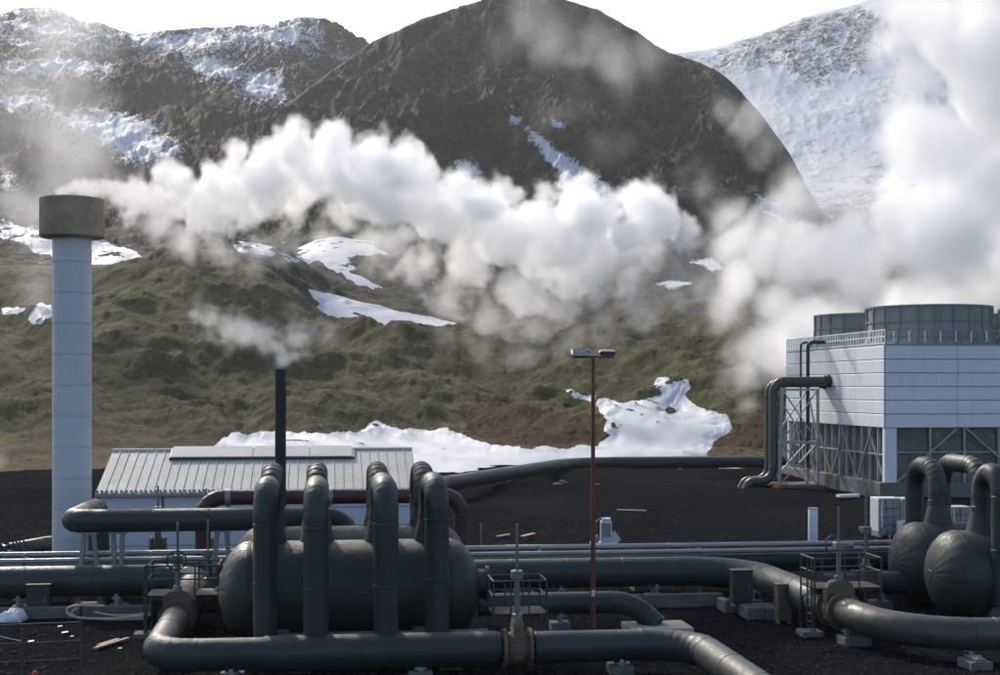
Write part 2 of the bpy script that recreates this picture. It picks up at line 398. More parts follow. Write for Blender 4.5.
snow_patch(X, Y, Z, np.broadcast_to((T > 1.15)[:, None], X.shape), [(225, 232), (300, 222), (395, 222), (425, 245), (448, 272), (425, 280), (395, 290), (365, 283), (338, 272), (316, 262), (240, 254)], 'snow filled hollow between the dark knoll and the middle hill, under the plume', seed=6, rag=6)

# ---- far left mountain with snow among the crags
px = cols(560, -40, 480, 40, 500)
left = [(338, ('z', [(-500, 14), (1500, 8)])),
        (420, [(-500, 262), (0, 268), (160, 270), (300, 262), (500, 290), (1500, 330)]),
        (520, [(-500, 205), (0, 215), (100, 222), (200, 215), (400, 235), (520, 300), (1500, 340)]),
        (720, [(-500, 130), (0, 140), (100, 140), (250, 130), (400, 170), (520, 300), (1500, 350)]),
        (900, [(-500, 60), (0, 75), (100, 80), (200, 75), (300, 70), (400, 130), (520, 290), (1500, 350)]),
        (1100, [(-500, -20), (-200, -10), (0, 13), (30, 8), (52, 9), (75, 18), (98, 24), (135, 36), (165, 32), (215, 29), (260, 25), (305, 19), (325, 20), (345, 27), (362, 37), (375, 47), (390, 60), (430, 110), (480, 170), (540, 300), (1500, 360)]),
        (1200, [(-500, 0), (0, 30), (375, 66), (480, 190), (540, 320), (1500, 360)])]
X, Y, Z, T = hill(left, px, [30, 50, 70, 60, 70, 12], 2)
snow_polys = [[(0, 92), (40, 95), (60, 112), (110, 112), (150, 120), (182, 150), (160, 160), (130, 160), (100, 142), (70, 130), (50, 118), (0, 108)],
              [(0, 62), (40, 60), (60, 52), (75, 60), (115, 65), (118, 75), (70, 75), (0, 76)],
              [(175, 58), (215, 55), (245, 70), (275, 72), (285, 92), (282, 105), (255, 100), (235, 92), (245, 80), (205, 75)],
              [(130, 36), (200, 33), (270, 26), (300, 24), (300, 45), (240, 45), (180, 52), (140, 48)],
              [(10, 20), (70, 22), (90, 35), (60, 40), (20, 36)], [(335, 48), (358, 54), (350, 58), (336, 54)], [(0, 170), (12, 172), (14, 186), (0, 188)]]
PX_, PY_ = to_px(X, Y, Z); s = np.full(X.shape, -1e9)
for p in snow_polys: s = np.maximum(s, poly_sdf(PX_, PY_, p))
calm = 1 - .75 * np.clip(s / 14 + .5, 0, 1)
amp = np.clip((Y - 380) / 200, 0, 1) * np.clip(7.0 - T[:, None], 0, 1)
Z = Z + amp * ((fbm2(X * .016, Y * .010, 6, .58, seed=81, mode='ridge') - .62) * 42 * (.45 + .55 * calm) * np.clip(1.2 - abs(T[:, None] - 4) * .22, .35, 1) + (fbm2(X * .09, Y * .09, 4, .6, seed=82, mode='ridge') - .6) * 9 * calm) + (fbm2(X * .2, Y * .2, 3, seed=83) - .5) * 1.5
# hold the skyline to its drawn height
PX_, PY_ = to_px(X, Y, Z)
crest = np.interp(px, *zip(*left[5][1])); cz = H - (crest - HY) / F * Y
Z = np.minimum(Z, cz + 2.5 * (fbm2(X * .05, Y * .05, 3, seed=84)))
PX_, PY_ = to_px(X, Y, Z)
s = np.full(X.shape, -1e9)
for p in snow_polys: s = np.maximum(s, poly_sdf(PX_, PY_, p))
sn = np.clip(s / 22 + .52, -.5, 1.05)
high = np.clip((95 - PY_) / 60, 0, 1) * np.clip((345 - PX_) / 30, 0, 1)
sn = np.maximum(sn, high * .72 - .12)
o = grid_mesh('left_mountain', X, Y, Z, M_left, dict(snow=sn)); tag(o, kind='structure')
snow_patch(X, Y, Z, np.broadcast_to((T < 2.6)[:, None], X.shape), [(-60, 205), (0, 219), (30, 227), (60, 238), (100, 243), (130, 249), (153, 266), (120, 280), (95, 272), (40, 252), (0, 238), (-60, 225)], 'long snow bank crossing behind the tall chimney', seed=7, rag=3)

# ---- middle dark hill
px = cols(760, 140, 960, 20, 640)
midh = [(395, ('z', [(-500, 4), (1500, 4)])),
        (450, [(-500, 285), (150, 300), (330, 262), (500, 268), (700, 262), (1500, 270)]),
        (540, [(-500, 240), (100, 290), (200, 240), (330, 190), (480, 185), (620, 188), (760, 205), (850, 240), (950, 300), (1500, 330)]),
        (640, [(-500, 200), (100, 280), (200, 215), (300, 122), (420, 100), (560, 95), (700, 120), (790, 160), (850, 225), (950, 300), (1500, 340)]),
        (760, [(-500, 200), (100, 280), (180, 220), (235, 160), (280, 112), (330, 76), (374, 44), (420, 23), (455, 11), (480, 3), (500, -2), (530, -3), (560, 1), (600, 14), (640, 36), (668, 55), (695, 64), (718, 74), (734, 88), (762, 118), (790, 158), (812, 200), (846, 250), (950, 310), (1500, 350)]),
        (860, [(-500, 240), (100, 300), (280, 150), (374, 80), (520, 30), (700, 95), (820, 190), (950, 330), (1500, 360)])]
X, Y, Z, T = hill(midh, px, [20, 60, 90, 110, 14], 3)
amp = np.clip((Y - 430) / 120, 0, 1) * np.clip(5.2 - T[:, None], 0, 1)
Z = Z + amp * ((fbm2(X * .014, Y * .009, 5, .55, seed=91, mode='ridge') - .62) * 44 * np.clip(1.15 - abs(T[:, None] - 2.3) * .33, .18, 1) + (fbm2(X * .07, Y * .05, 5, .62, seed=92, mode='ridge') - .6) * 14) + (fbm2(X * .25, Y * .25, 3, seed=93) - .5) * 1.8
crest = smooth1(np.interp(px, *zip(*midh[4][1])), 2); cz = H - (crest - HY) / F * Y
Z = np.minimum(Z, cz + 2.6 * fbm2(X * .08, Y * .08, 4, .6, seed=94))
PX_, PY_ = to_px(X, Y, Z)
snow_polys = [[(524, 128), (540, 131), (548, 142), (570, 158), (610, 186), (615, 196), (580, 196), (556, 186), (560, 172), (545, 160)],
              [(512, 104), (524, 108), (522, 112), (513, 108)], [(552, 120), (568, 124), (560, 129), (550, 126)],
              [(455, 160), (478, 164), (488, 176), (468, 180), (456, 172)], [(755, 195), (775, 202), (798, 218), (780, 220), (760, 208)], [(512, 116), (520, 118), (518, 124), (510, 122)]]
s = np.full(X.shape, -1e9)
for p in snow_polys: s = np.maximum(s, poly_sdf(PX_, PY_, p))
sn = np.clip(s / 8 + .55, -.6, 1.2)
streak = np.exp(-((PY_ - 72 - .05 * (PX_ - 460)) / 9) ** 2) * np.exp(-((PX_ - 470) / 60) ** 2)
sn = np.maximum(sn, streak * .36 - .1 - (1 - np.clip(streak * 4, 0, 1)))
o = grid_mesh('middle_hill', X, Y, Z, M_dark, dict(snow=sn)); tag(o, kind='structure')

# ---- far right snow mountain
px = cols(420, 640, 1040, 20, 640)
right = [(620, [(-500, 330), (1500, 330)]),
         (760, [(-500, 262), (700, 262), (1000, 250), (1500, 240)]),
         (950, [(-500, 180), (600, 200), (780, 190), (900, 170), (1500, 140)]),
         (1150, [(-500, 120), (600, 135), (780, 110), (900, 80), (1500, 40)]),
         (1350, [(-500, 60), (600, 56), (670, 53), (702, 51), (725, 46), (742, 40), (775, 30), (800, 20), (830, 11), (855, 4), (880, -3), (930, -14), (1000, -30), (1500, -60)]),
         (1480, [(-500, 90), (670, 75), (800, 50), (1000, 0), (1500, -20)])]
X, Y, Z, T = hill(right, px, [15, 50, 80, 100, 10], 3)
PX_, PY_ = to_px(X, Y, Z); rpoly = [(705, 58), (745, 38), (800, 18), (860, 6), (880, 20), (872, 40), (860, 75), (835, 72), (830, 88), (800, 82), (780, 66), (740, 72), (715, 72)]
rk = np.clip(poly_sdf(PX_, PY_, rpoly) / 10 + .5, 0, 1)
amp = np.clip((Y - 700) / 200, 0, 1) * np.clip(5.2 - T[:, None], 0, 1)
Z = Z + amp * ((fbm2(X * .012, Y * .005, 5, .55, seed=101, mode='ridge') - .62) * 11 * np.clip(1.15 - abs(T[:, None] - 2.6) * .4, .2, 1) + (fbm2(X * .06, Y * .04, 4, .6, seed=102, mode='ridge') - .6) * 6 * (.15 + .85 * rk))
crest = np.interp(px, *zip(*right[4][1])); cz = H - (crest - HY) / F * Y
Z = np.minimum(Z, cz + 3.0 * fbm2(X * .05, Y * .05, 3, seed=103))
PX_, PY_ = to_px(X, Y, Z)
rock = np.clip(poly_sdf(PX_, PY_, [(705, 58), (745, 38), (800, 18), (860, 6), (880, 20), (872, 40), (860, 75), (835, 72), (830, 88), (800, 82), (780, 66), (740, 72), (715, 72)]) / 10 + .5, 0, 1)
sn = .92 - .40 * rock - .12 * np.clip(fbm2(X * .03, Z * .05, 4, seed=111) * 3 - 1.6, 0, 1)
sn = sn - .6 * np.clip((PY_ - 165) / 45, 0, 1)
o = grid_mesh('right_mountain', X, Y, Z, M_right, dict(snow=sn)); tag(o, kind='structure')

# ================================================================= plant materials
def mat_clad(name, c1, c2, rough=.42, metal=.25, seam=0.0, top_tint=(.060, .062, .056), streak=.5):
    t = NT(name); p = t.pos(); r = t.rnd()
    n = t.noise(p, .9, 5, .6); f = t.noise(p, 7.0, 4, .65); st = t.noise(t.mapping(p, (5, 5, .35)), 1.2, 4, .6)
    c = t.mix(t.ramp(n, .3, .7), c1, c2)
    c = t.mix(t.math('MULTIPLY', r, .35), c, tuple(x * 1.5 for x in c2))
    nz = t.sep(t.add('ShaderNodeNewGeometry').outputs['Normal'])[2]
    tint_mask = t.math('MULTIPLY', t.ramp(t.math('ADD', nz, t.math('MULTIPLY', f, .5)), .7, 1.3), .45)  # lighter tint on the upward-facing surfaces
    c = t.mix(tint_mask, c, top_tint)
    c = t.mix(t.math('MULTIPLY', t.ramp(st, .55, .75), streak), c, tuple(x * .6 for x in c1))
    b = t.bump(t.math('ADD', t.noise(p, 1.7, 3, .5), t.math('MULTIPLY', f, .12)), .05, .7)
    return t.bsdf(c, t.ramp(f, .3, .7, rough - .08, rough + .15), metal, normal=b)
def mat_plain(name, c1, c2, rough=.7, metal=0.0, scale=1.5, bump=.02, spec=.4, streak=0.0, scol=(.08, .05, .03)):
    t = NT(name); p = t.pos()
    n = t.noise(p, scale, 6, .65, .2); f = t.noise(p, scale * 7, 4, .7)
    c = t.mix(t.ramp(n, .3, .7), c1, c2); c = t.mix(t.math('MULTIPLY', t.ramp(f, .55, .75), .35), c, tuple(x * .65 for x in c1))
    c = t.mix(t.math('MULTIPLY', t.rnd(), .25), c, tuple(min(x * 1.25, .9) for x in c2))
    if streak:
        st = t.noise(t.mapping(p, (4, 4, .25)), scale, 5, .65)
        c = t.mix(t.math('MULTIPLY', t.ramp(st, .52, .72), streak), c, scol)
    return t.bsdf(c, t.ramp(f, .3, .7, rough - .08, rough + .08), metal, normal=t.bump(t.math('ADD', n, t.math('MULTIPLY', f, .4)), bump, .8), spec=spec)
M_pipe = mat_clad('pipe_cladding', (.021, .031, .031), (.028, .039, .039), rough=.5)
M_vess = mat_clad('tank_cladding', (.021, .030, .028), (.028, .038, .035), rough=.5)
M_lit_olive = mat_clad('lit_olive_cladding', (.045, .051, .042), (.060, .065, .052), rough=.45)  # lighter copy of the pipe cladding, sunlight put into its olive tone
M_red = mat_clad('burgundy_cladding', (.045, .013, .016), (.060, .019, .021), rough=.5, metal=.1)
M_silver = mat_clad('bright_cladding', (.22, .23, .24), (.29, .30, .31), rough=.42, metal=.5, streak=.2, top_tint=(.3, .3, .3))
M_galv = mat_plain('galvanised_steel', (.20, .22, .24), (.27, .29, .31), .5, .5, 2.0)
M_trest = mat_plain('trestle_steel', (.27, .29, .31), (.34, .36, .38), .55, .2, 2.0)
M_conc = mat_plain('concrete', (.095, .10, .10), (.16, .16, .155), .9, 0, 1.2, .03, .2, .3, (.12, .11, .10))
M_pad = mat_plain('pale_concrete', (.34, .31, .24), (.42, .39, .31), .9, 0, 1.2, .03, .2)
M_siding = mat_plain('white_siding', (.58, .65, .75), (.64, .70, .79), .45, 0, .5, .01, .4, .12, (.42, .42, .42))
M_roof = mat_plain('pale_roof_sheet', (.34, .345, .34), (.41, .41, .40), .7, 0, .6, .01, .2, .18, (.3, .28, .25))
M_stack = mat_plain('chimney_paint', (.46, .50, .53), (.53, .56, .59), .6, 0, .5, .01, .4, .22, (.36, .37, .37))
M_rust = mat_plain('rusty_steel', (.27, .195, .12), (.40, .32, .22), .8, 0, .9, .03, .3, .65, (.085, .042, .02))
M_rustv = mat_plain('rusty_valve', (.115, .075, .05), (.15, .12, .095), .8, .2, 3.0, .02, .3, .4, (.07, .03, .015))
M_black = mat_plain('black_flue', (.010, .011, .011), (.018, .018, .018), .7, 0, 1.5)
M_pole = mat_plain('red_brown_paint', (.14, .035, .018), (.17, .05, .026), .6, .1, 2.0, .005, .4, .3, (.08, .03, .02))
M_lamp = mat_plain('lamp_housing', (.50, .53, .55), (.56, .58, .60), .4, .2, 2.0)
M_lampd = mat_plain('dark_lamp_housing', (.05, .06, .055), (.08, .09, .085), .4, .2, 2.0)
M_cab = mat_plain('dark_green_cabinet', (.022, .034, .030), (.030, .042, .037), .5, .1, 1.5)
M_cabw = mat_plain('brown_cabinet', (.085, .075, .060), (.11, .10, .08), .6, .1, 1.5)
M_rail = mat_plain('painted_rail', (.030, .040, .042), (.042, .053, .054), .6, .1, 3.0)
M_valv = mat_plain('stem_grey', (.12, .14, .14), (.16, .18, .18), .5, .3, 3.0)
M_wood = mat_plain('weathered_board', (.34, .27, .18), (.42, .35, .25), .85, 0, 3.0)
M_orange = mat_plain('orange_plank', (.42, .13, .04), (.48, .17, .06), .8, 0, 3.0)
M_tarp = mat_plain('white_sheet', (.70, .71, .73), (.78, .78, .80), .5, 0, 3.0, .05)
M_hose = mat_plain('pale_hose', (.42, .37, .25), (.48, .43, .30), .6, 0, 3.0)
M_rockd = mat_plain('lava_rock', (.012, .012, .013), (.030, .029, .030), .9, 0, 2.0, .08)
M_fasc = mat_plain('tower_siding', (.64, .68, .73), (.70, .73, .77), .5, 0, .4, .012, .4, .25, (.45, .46, .46))
M_fan = mat_plain('fan_stack_grp', (.20, .225, .225), (.26, .28, .28), .6, 0, .6, .01, .3, .4, (.11, .12, .12))
M_wrap = mat_plain('wrapped_block', (.17, .18, .19), (.26, .27, .28), .5, 0, 4.0, .03)
M_wrapw = mat_plain('white_wrapping', (.50, .51, .52), (.58, .58, .59), .4, 0, 4.0, .04)
M_fill = mat_plain('tower_fill', (.035, .042, .046), (.06, .068, .072), .8, 0, 1.5)
def mat_pane():
    t = NT('dusty_pane'); p = t.pos(); n = t.noise(p, .8, 5, .65)
    c = t.mix(t.ramp(n, .35, .65), (.13, .15, .16), (.19, .21, .21))
    return t.bsdf(c, .18, 0, normal=t.bump(t.noise(p, .5, 2), .02, .4), Alpha=t.ramp(n, .3, .7, .6, .75))
M_pane = mat_pane()

# ================================================================= pipe kit
def bend_path(pts, Rb, n):
    """corners rounded: list of (kind, points)"""
    pts = [Vector(p) for p in pts]; out = []; cur = pts[0]
    for i in range(1, len(pts) - 1):
        a, b, c = cur, pts[i], pts[i + 1]; d1 = (b - pts[i - 1]).normalized(); d2 = (c - b).normalized()
        ang = math.acos(max(-1, min(1, d1.dot(d2))))
        if ang < R(3): continue
        rb = Rb[i - 1] if isinstance(Rb, (list, tuple)) else Rb
        tl = rb * math.tan(ang / 2); s = b - d1 * tl; e = b + d2 * tl
        if (s - cur).length > .02: out.append(('run', [cur, s], [d1, d1]))
        nrm = (d2 - d1 * d1.dot(d2)).normalized(); ctr = s + nrm * rb
        k = max(2, round(n * ang / (math.pi / 2))); arc = []; dd = []
        for j in range(k + 1):
            a_ = ang * j / k; arc.append(ctr - nrm * rb * math.cos(a_) + d1 * rb * math.sin(a_)); dd.append(d1 * math.cos(a_) + nrm * math.sin(a_))
        out.append(('elbow', arc, dd)); cur = e
    if (pts[-1] - cur).length > .02:
        d = (pts[-1] - cur).normalized(); out.append(('run', [cur, pts[-1]], [d, d]))
    return out
def pipe_parts(parent, pts, r, mat, Rb=1.2, n=6, seg=36, band=2.4, bandmat=None, caps=True):
    for kind, q, dd in bend_path(pts, Rb, n):
        if kind == 'run':
            MB().rings(q, r, seg, caps, dd).build('pipe_run', mat, parent, 30)
            L = (q[1] - q[0]).length; d = dd[0]
            if band:
                k = max(1, round(L / band))
                for j in range(k + 1):
                    p = q[0] + d * min(max(L * j / k, .06), L - .06)
                    if j in (0, k) or L > 1.0:
                        MB().rings([p - d * .05, p - d * .035, p + d * .035, p + d * .05], [r * 1.002, r + .012, r + .012, r * 1.002], seg, True).build('joint_band', bandmat or mat, parent, 30)
        else:
            for j in range(len(q) - 1):
                a_, b_ = q[j], q[j + 1]; e_ = (b_ - a_).normalized() * .02
                MB().rings([a_ - e_, a_ + e_, b_ - e_ * .5, b_ + e_ * .5], [r + .012, r + .008, r + .001, r - .004], seg, caps, [dd[j], dd[j], dd[j + 1], dd[j + 1]]).build('elbow_segment', mat, parent, 30)
def pipe(name, label, pts, r, mat, group=None, cat='pipe', supports=(), **kw):
    p0 = Vector(pts[0]); t = thing(name, label, cat, (p0.x, p0.y, 0), group)
    pipe_parts(t, pts, r, mat, **kw)
    for (p, d) in supports: support(t, p, d, r)
    return t
def support(parent, p, d, r):
    """a saddle, two struts and a concrete foot under the pipe at p (its axis point), along d"""
    d = Vector(d).normalized(); x = d.cross(ZX).normalized(); zb = p.z - r
    g = Vector((p.x, p.y, 0))
    MB().box(g + ZX * .08, (r * 1.9, .7, .34), x, d).build('concrete_foot', M_conc, parent, 0, bevel=.02)
    if zb > .3:
        m = MB()
        for s in (-1, 1): m.bar(g + x * (s * r * .55) + ZX * .24, g + x * (s * r * .5) + ZX * (zb + r * .18), .12, .12)
        m.box(g + ZX * (zb - .02), (r * 1.5, .35, .05), x, d)
        m.build('pipe_stand', M_galv, parent, 0)
def flange(parent, p, d, r, mat, nb=14, w=.09):
    d = Vector(d).normalized(); m = MB().rings([p - d * w / 2, p + d * w / 2], r, 32); x, y = frame_of(d)
    o = m.build('flange', mat, parent, 30)
    b = MB()
    for k in range(nb):
        a = 2 * math.pi * k / nb; q = p + (x * math.cos(a) + y * math.sin(a)) * r * .88
        b.cyl(q - d * (w / 2 + .05), q + d * (w / 2 + .05), .03, 6)
    b.build('bolt_ring', M_rustv, o, 0)['kind'] = 'stuff'
def valve(label, p, d, r, stem=2.6, tall=1.0, wheel=1, group='gate valves in the pipework'):
    """gate valve: two flanges, a rusty slab body with rounded bonnet, yoke, gearbox, handwheel and rising stem"""
    p = Vector(p); d = Vector(d).normalized(); x = d.cross(ZX).normalized()
    t = thing('gate_valve', label, 'valve', (p.x, p.y, 0), group)
    for s in (-1, 1): flange(t, p + d * (s * r * .85), d, r * 1.28, M_rustv)
    MB().rings([p - d * r * .82, p - d * r * .4, p + d * r * .4, p + d * r * .82], [r * .9, r * 1.06, r * 1.06, r * .9], 28).build('valve_body', M_rustv, t, 30)
    m = MB(); top = p.z + r * (1.0 + tall); prof = []
    w = r * .98
    for k in range(13):
        a = math.pi * k / 12; prof.append((math.cos(a) * w, top - w * .6 + math.sin(a) * w * .6))
    prof = [(w, p.z - r * .6)] + prof + [(-w, p.z - r * .6)]
    vs = [Vector((p.x, p.y, 0)) + x * q[0] + d * (s * r * .32) + ZX * q[1] for s in (-1, 1) for q in prof]; k = len(prof)
    fs = [tuple(range(k - 1, -1, -1)), tuple(range(k, 2 * k))] + [(i, (i + 1) % k, (i + 1) % k + k, i + k) for i in range(k)]
    bon = m.add(vs, fs).build('bonnet', M_rustv, t, 35)
    rb = MB()
    for zz in (.35, .65, .95): rb.box(Vector((p.x, p.y, p.z + r * zz + r * .2)), (w * 2.04, r * .72, .05), x, d)
    rb.build('rib', M_rustv, bon, 0)
    z0 = top - .05; c = Vector((p.x, p.y, 0))
    MB().rings([c + ZX * z0, c + ZX * (z0 + .18), c + ZX * (z0 + .2), c + ZX * (z0 + stem * .45)], [.17, .15, .085, .085], 16).build('yoke', M_valv, t, 30)
    gz = z0 + stem * .47
    MB().box(c + ZX * gz, (.36, .34, .26), x, d).cyl(c + ZX * gz - x * .15, c + ZX * gz - x * .55, .10, 12).build('gearbox', M_valv, t, 30, bevel=.02)
    MB().cyl(c + ZX * (gz + .1), c + ZX * (z0 + stem), .045, 10).build('stem', M_valv, t, 30)
    if wheel:
        hub = c + ZX * gz - d * .38; ax = d; a_, b_ = frame_of(ax); ring = [hub + (a_ * math.cos(2 * math.pi * k / 20) + b_ * math.sin(2 * math.pi * k / 20)) * .32 for k in range(21)]
        m = MB(); m.rings(ring, .028, 8, False)
        for k in range(3):
            v_ = a_ * math.cos(math.pi * k / 3) + b_ * math.sin(math.pi * k / 3); m.cyl(hub - v_ * .32, hub + v_ * .32, .02, 6)
        m.cyl(hub, c + ZX * gz, .035, 8); m.build('handwheel', M_rail, t, 30)
    return t
def platform(label, p, w, d, hz, a=None, rail=1.05, ladder=True):
    """steel grating platform on posts with a two-bar handrail and a ladder"""
    a = Vector(a or AX); b = ZX.cross(a); p = Vector(p); g = Vector((p.x, p.y, 0))
    t = thing('valve_platform', label, 'platform', g, 'valve access platforms')
    MB().box(g + ZX * hz, (w, d, .06), a, b).build('deck', M_black, t, 0)
    m = None
    for sx in (-1, 1):
        for sy in (-1, 1):
            q = g + a * (sx * (w / 2 - .03)) + b * (sy * (d / 2 - .03))
            MB().cyl(q - ZX * .02, q + ZX * (hz + rail), .035, 10).build('post', M_rail, t, 30)
    for sx in (-1, 1):
        q = g + a * (sx * w / 6) - b * (d / 2 - .03); MB().cyl(q + ZX * hz, q + ZX * (hz + rail), .028, 8).build('baluster', M_rail, t, 30)
        q = g + a * (sx * w / 6) + b * (d / 2 - .03); MB().cyl(q + ZX * hz, q + ZX * (hz + rail), .028, 8).build('baluster', M_rail, t, 30)
    for zz in (rail, rail * .55):
        cs = [g + a * (sx * (w / 2 - .03)) + b * (sy * (d / 2 - .03)) + ZX * (hz + zz) for sx, sy in ((-1, -1), (1, -1), (1, 1), (-1, 1))]
        for i in range(4): MB().cyl(cs[i], cs[(i + 1) % 4], .03, 8).build('handrail', M_rail, t, 30)
    if ladder:
        lp = g - a * (w / 2 + .06); m = MB()
        for s in (-1, 1): m.cyl(lp + b * (s * .22 - d / 2 + .3) - ZX * .02, lp + b * (s * .22 - d / 2 + .3) + ZX * (hz + rail), .03, 8)
        lo = m.build('ladder', M_rail, t, 30); m = MB(); k = int(hz / .28)
        for i in range(k): MB().cyl(lp + b * (-.22 - d / 2 + .3) + ZX * (.28 * (i + .7)), lp + b * (.22 - d / 2 + .3) + ZX * (.28 * (i + .7)), .018, 6).build('rung', M_rail, lo, 30)
        MB().box(lp + b * (-d / 2 + .3) + ZX * .07, (.75, .8, .2), a, b).build('footing', M_conc, t, 0, bevel=.02)
    return t

# ================================================================= pipework
UC = -5.09
# main pipe from the left, turning forward to the front header
c1 = P(UC, 55.6, 1.2); c2 = P(UC, 41.8, .82)
pipe('steam_pipe', 'thick dark grey pipe along the left, turning toward the camera before the left tank', [pv(-320, 55.6, 1.2), c1, P(UC, 48.6, 1.02)], .60, M_pipe, Rb=1.5, supports=[(pv(20, 55.6, 1.2), AX), (pv(118, 55.6, 1.2), AX)])
valve('rusty gate valve on the pipe left of the big left tank', P(UC, 47.9, .98), BX, .48, 2.3, .9)
hv_u = pv(517, 41.8, .82).dot(AX)
fp_ = pipe('steam_pipe', 'front pipe running under the inverted U pipes of the left tank', [P(UC, 47.2, .95), c2, P(hv_u - .52, 41.8, .82)], .48, M_pipe, Rb=1.1, supports=[(pv(232, 41.8, .82), AX), (pv(420, 41.8, .82), AX)])
MB().rings([pv(264, 41.8, .8), pv(496, 41.8, .8)], .535, 36).build('cladding_sleeve', M_pipe, fp_, 30)
valve('rusty gate valve in the front pipe at the right end of the left tank', P(hv_u, 41.8, .82), AX, .46, 2.9, .95, wheel=0)
ce = pv(694, 41.8, .82)
pipe('steam_pipe', 'pipe right of the front valve, bending toward the camera at bottom edge', [P(hv_u + .52, 41.8, .82), ce, ce - BX * 12], .48, M_pipe, Rb=1.6, n=7, supports=[(pv(620, 41.8, .82), AX)])
pipe('header_pipe', 'second pipe just behind the front pipe under the left tank', [pv(258, 43.3, .75), pv(488, 43.3, .75)], .40, M_pipe, supports=[(pv(300, 43.3, .75), AX), (pv(450, 43.3, .75), AX)])
platform('platform with handrail behind the front valve, right of the left tank', pv(517, 44.2, 0), 1.75, 1.5, 1.55, ladder=False)
platform('railed platform over the valves left of the left tank', pv(185, 50.2, 0), 2.5, 1.6, 1.45)
valve('slim rusty valve beside the left tank, behind the railing', pv(208, 51.8, .9), AX, .40, 2.3, .8, wheel=0)
pipe('branch_pipe', 'short pale pipe stub behind the left railing', [pv(214, 51.8, .9), pv(250, 51.8, .9)], .36, M_lit_olive)
pipe('branch_pipe', 'short pipe stub left of the slim valve', [pv(180, 51.8, .9), pv(201, 51.8, .9)], .36, M_lit_olive)
# right main pipe: from behind the left tank, diagonal to the right valve, on to the right edge
k1 = pv(742, 55.6, 1.2); k2 = gp(905, 636, .85); k3 = pv(1450, k2.dot(BX), .85); dk = (k2 - k1).normalized(); vp_ = k1 + (k2 - k1) * .655
pipe('steam_pipe', 'thick dark pipe behind the left tank that bends forward to the right valve', [pv(455, 55.6, 1.2), k1, vp_ - dk * .55], .60, M_pipe, Rb=3.0, n=8, supports=[(pv(560, 55.6, 1.2), AX), (pv(655, 55.6, 1.2), AX)])
pipe('steam_pipe', 'olive lit pipe from the right valve curving to the right edge', [vp_ + dk * .55, k2, k3], .52, M_lit_olive, Rb=3.2, n=8, supports=[(gp(975, 640, .85), AX), (k1 + (k2 - k1) * .74, dk)])
valve('large rusty gate valve on the diagonal pipe at right', vp_, dk, .52, 2.6, 1.0)
platform('platform with tall handrail around the right valve', vp_ + BX * 1.0 + AX * .45, 2.5, 1.5, 1.65)
vb = pv(866, 53.0, .95)
pipe('steam_pipe', 'dark pipe passing low behind the right tanks', [vb + AX * .45, pv(1450, 53.0, .95)], .45, M_pipe, supports=[(pv(880, 53.0, .95), AX)])
valve('slim rusty valve behind the right platform', vb, AX, .42, 2.9, .9, wheel=0)
pipe('steam_pipe', 'dark pipe stub left of the slim valve at right', [pv(820, 53.0, .95), vb - AX * .45], .45, M_pipe)
# far bundle right across the picture
pipe('long_pipe', 'dark pipe running right across behind the silver lines', [pv(-320, 58.8, 1.2), pv(1450, 58.8, 1.2)], .52, M_pipe, supports=[(pv(x, 58.8, 1.2), AX) for x in (60, 160, 540, 640, 760, 850)])
for i, (v, z, r) in enumerate(((57.6, 2.02, .11), (56.9, 1.84, .10), (57.2, 1.66, .07))):
    t = pipe('silver_pipe', ('upper thin silver pipe running right across the site', 'middle thin silver pipe of the three running across the site', 'lowest and thinnest silver pipe running across the site')[i], [pv(-320, v, z), pv(1450, v, z)], r, M_silver, 'thin silver pipes', seg=16, band=3.0)
    for x in ((25, 150, 540, 700, 860) if i == 0 else ()):
        q = pv(x, 57.4, 0); MB().bar(q, q + ZX * 2.1, .1).bar(q + BX * .5 + ZX * 1.9, q - BX * .7 + ZX * 1.7, .08).build('rack_post', M_galv, t, 0)
# raised pipe in front of the white building
uz = 3.46; vu = 56.3; ul = pv(71, vu, uz); ur = pv(350, vu, uz)
pipe('raised_pipe', 'raised grey blue pipe crossing in front of the white building', [ul + BX * 6.6 - ZX * 3.0, ul + BX * 6.6, ul, ur, ur - ZX * 3.2], .46, M_pipe, Rb=[.9, .75, 1.0], n=6)
def a_frame(p, h, spread, label, ax):
    t = thing('pipe_trestle', label, 'trestle', (p.x, p.y, 0), 'steel trestles under the raised pipe')
    for s in (-1, 1): MB().bar(Vector((p.x, p.y, 0)) + ax * (s * spread), Vector((p.x, p.y, h)) + ax * (s * .18), .16, .16).build('strut', M_galv, t, 0)
    MB().bar(Vector((p.x, p.y, h * .55)) - ax * spread * .55, Vector((p.x, p.y, h * .55)) + ax * spread * .55, .1, .1).build('cross_brace', M_galv, t, 0)
    MB().box((p.x, p.y, h + .02), (.7, .5, .06), AX, BX).build('saddle', M_galv, t, 0)
    MB().box((p.x, p.y, .1), (spread * 2.4, .6, .3), ax, ZX.cross(ax)).build('concrete_foot', M_conc, t, 0, bevel=.02)
a_frame(pv(89, vu, 0), uz - .48, .45, 'splayed trestle under the left end of the raised pipe', AX)
a_frame(pv(118, vu - .05, 0), uz - .48, .06, 'narrow post trestle under the raised pipe', AX)
a_frame(pv(222, vu, 0), uz - .48, .40, 'trestle under the raised pipe left of the left tank', AX)
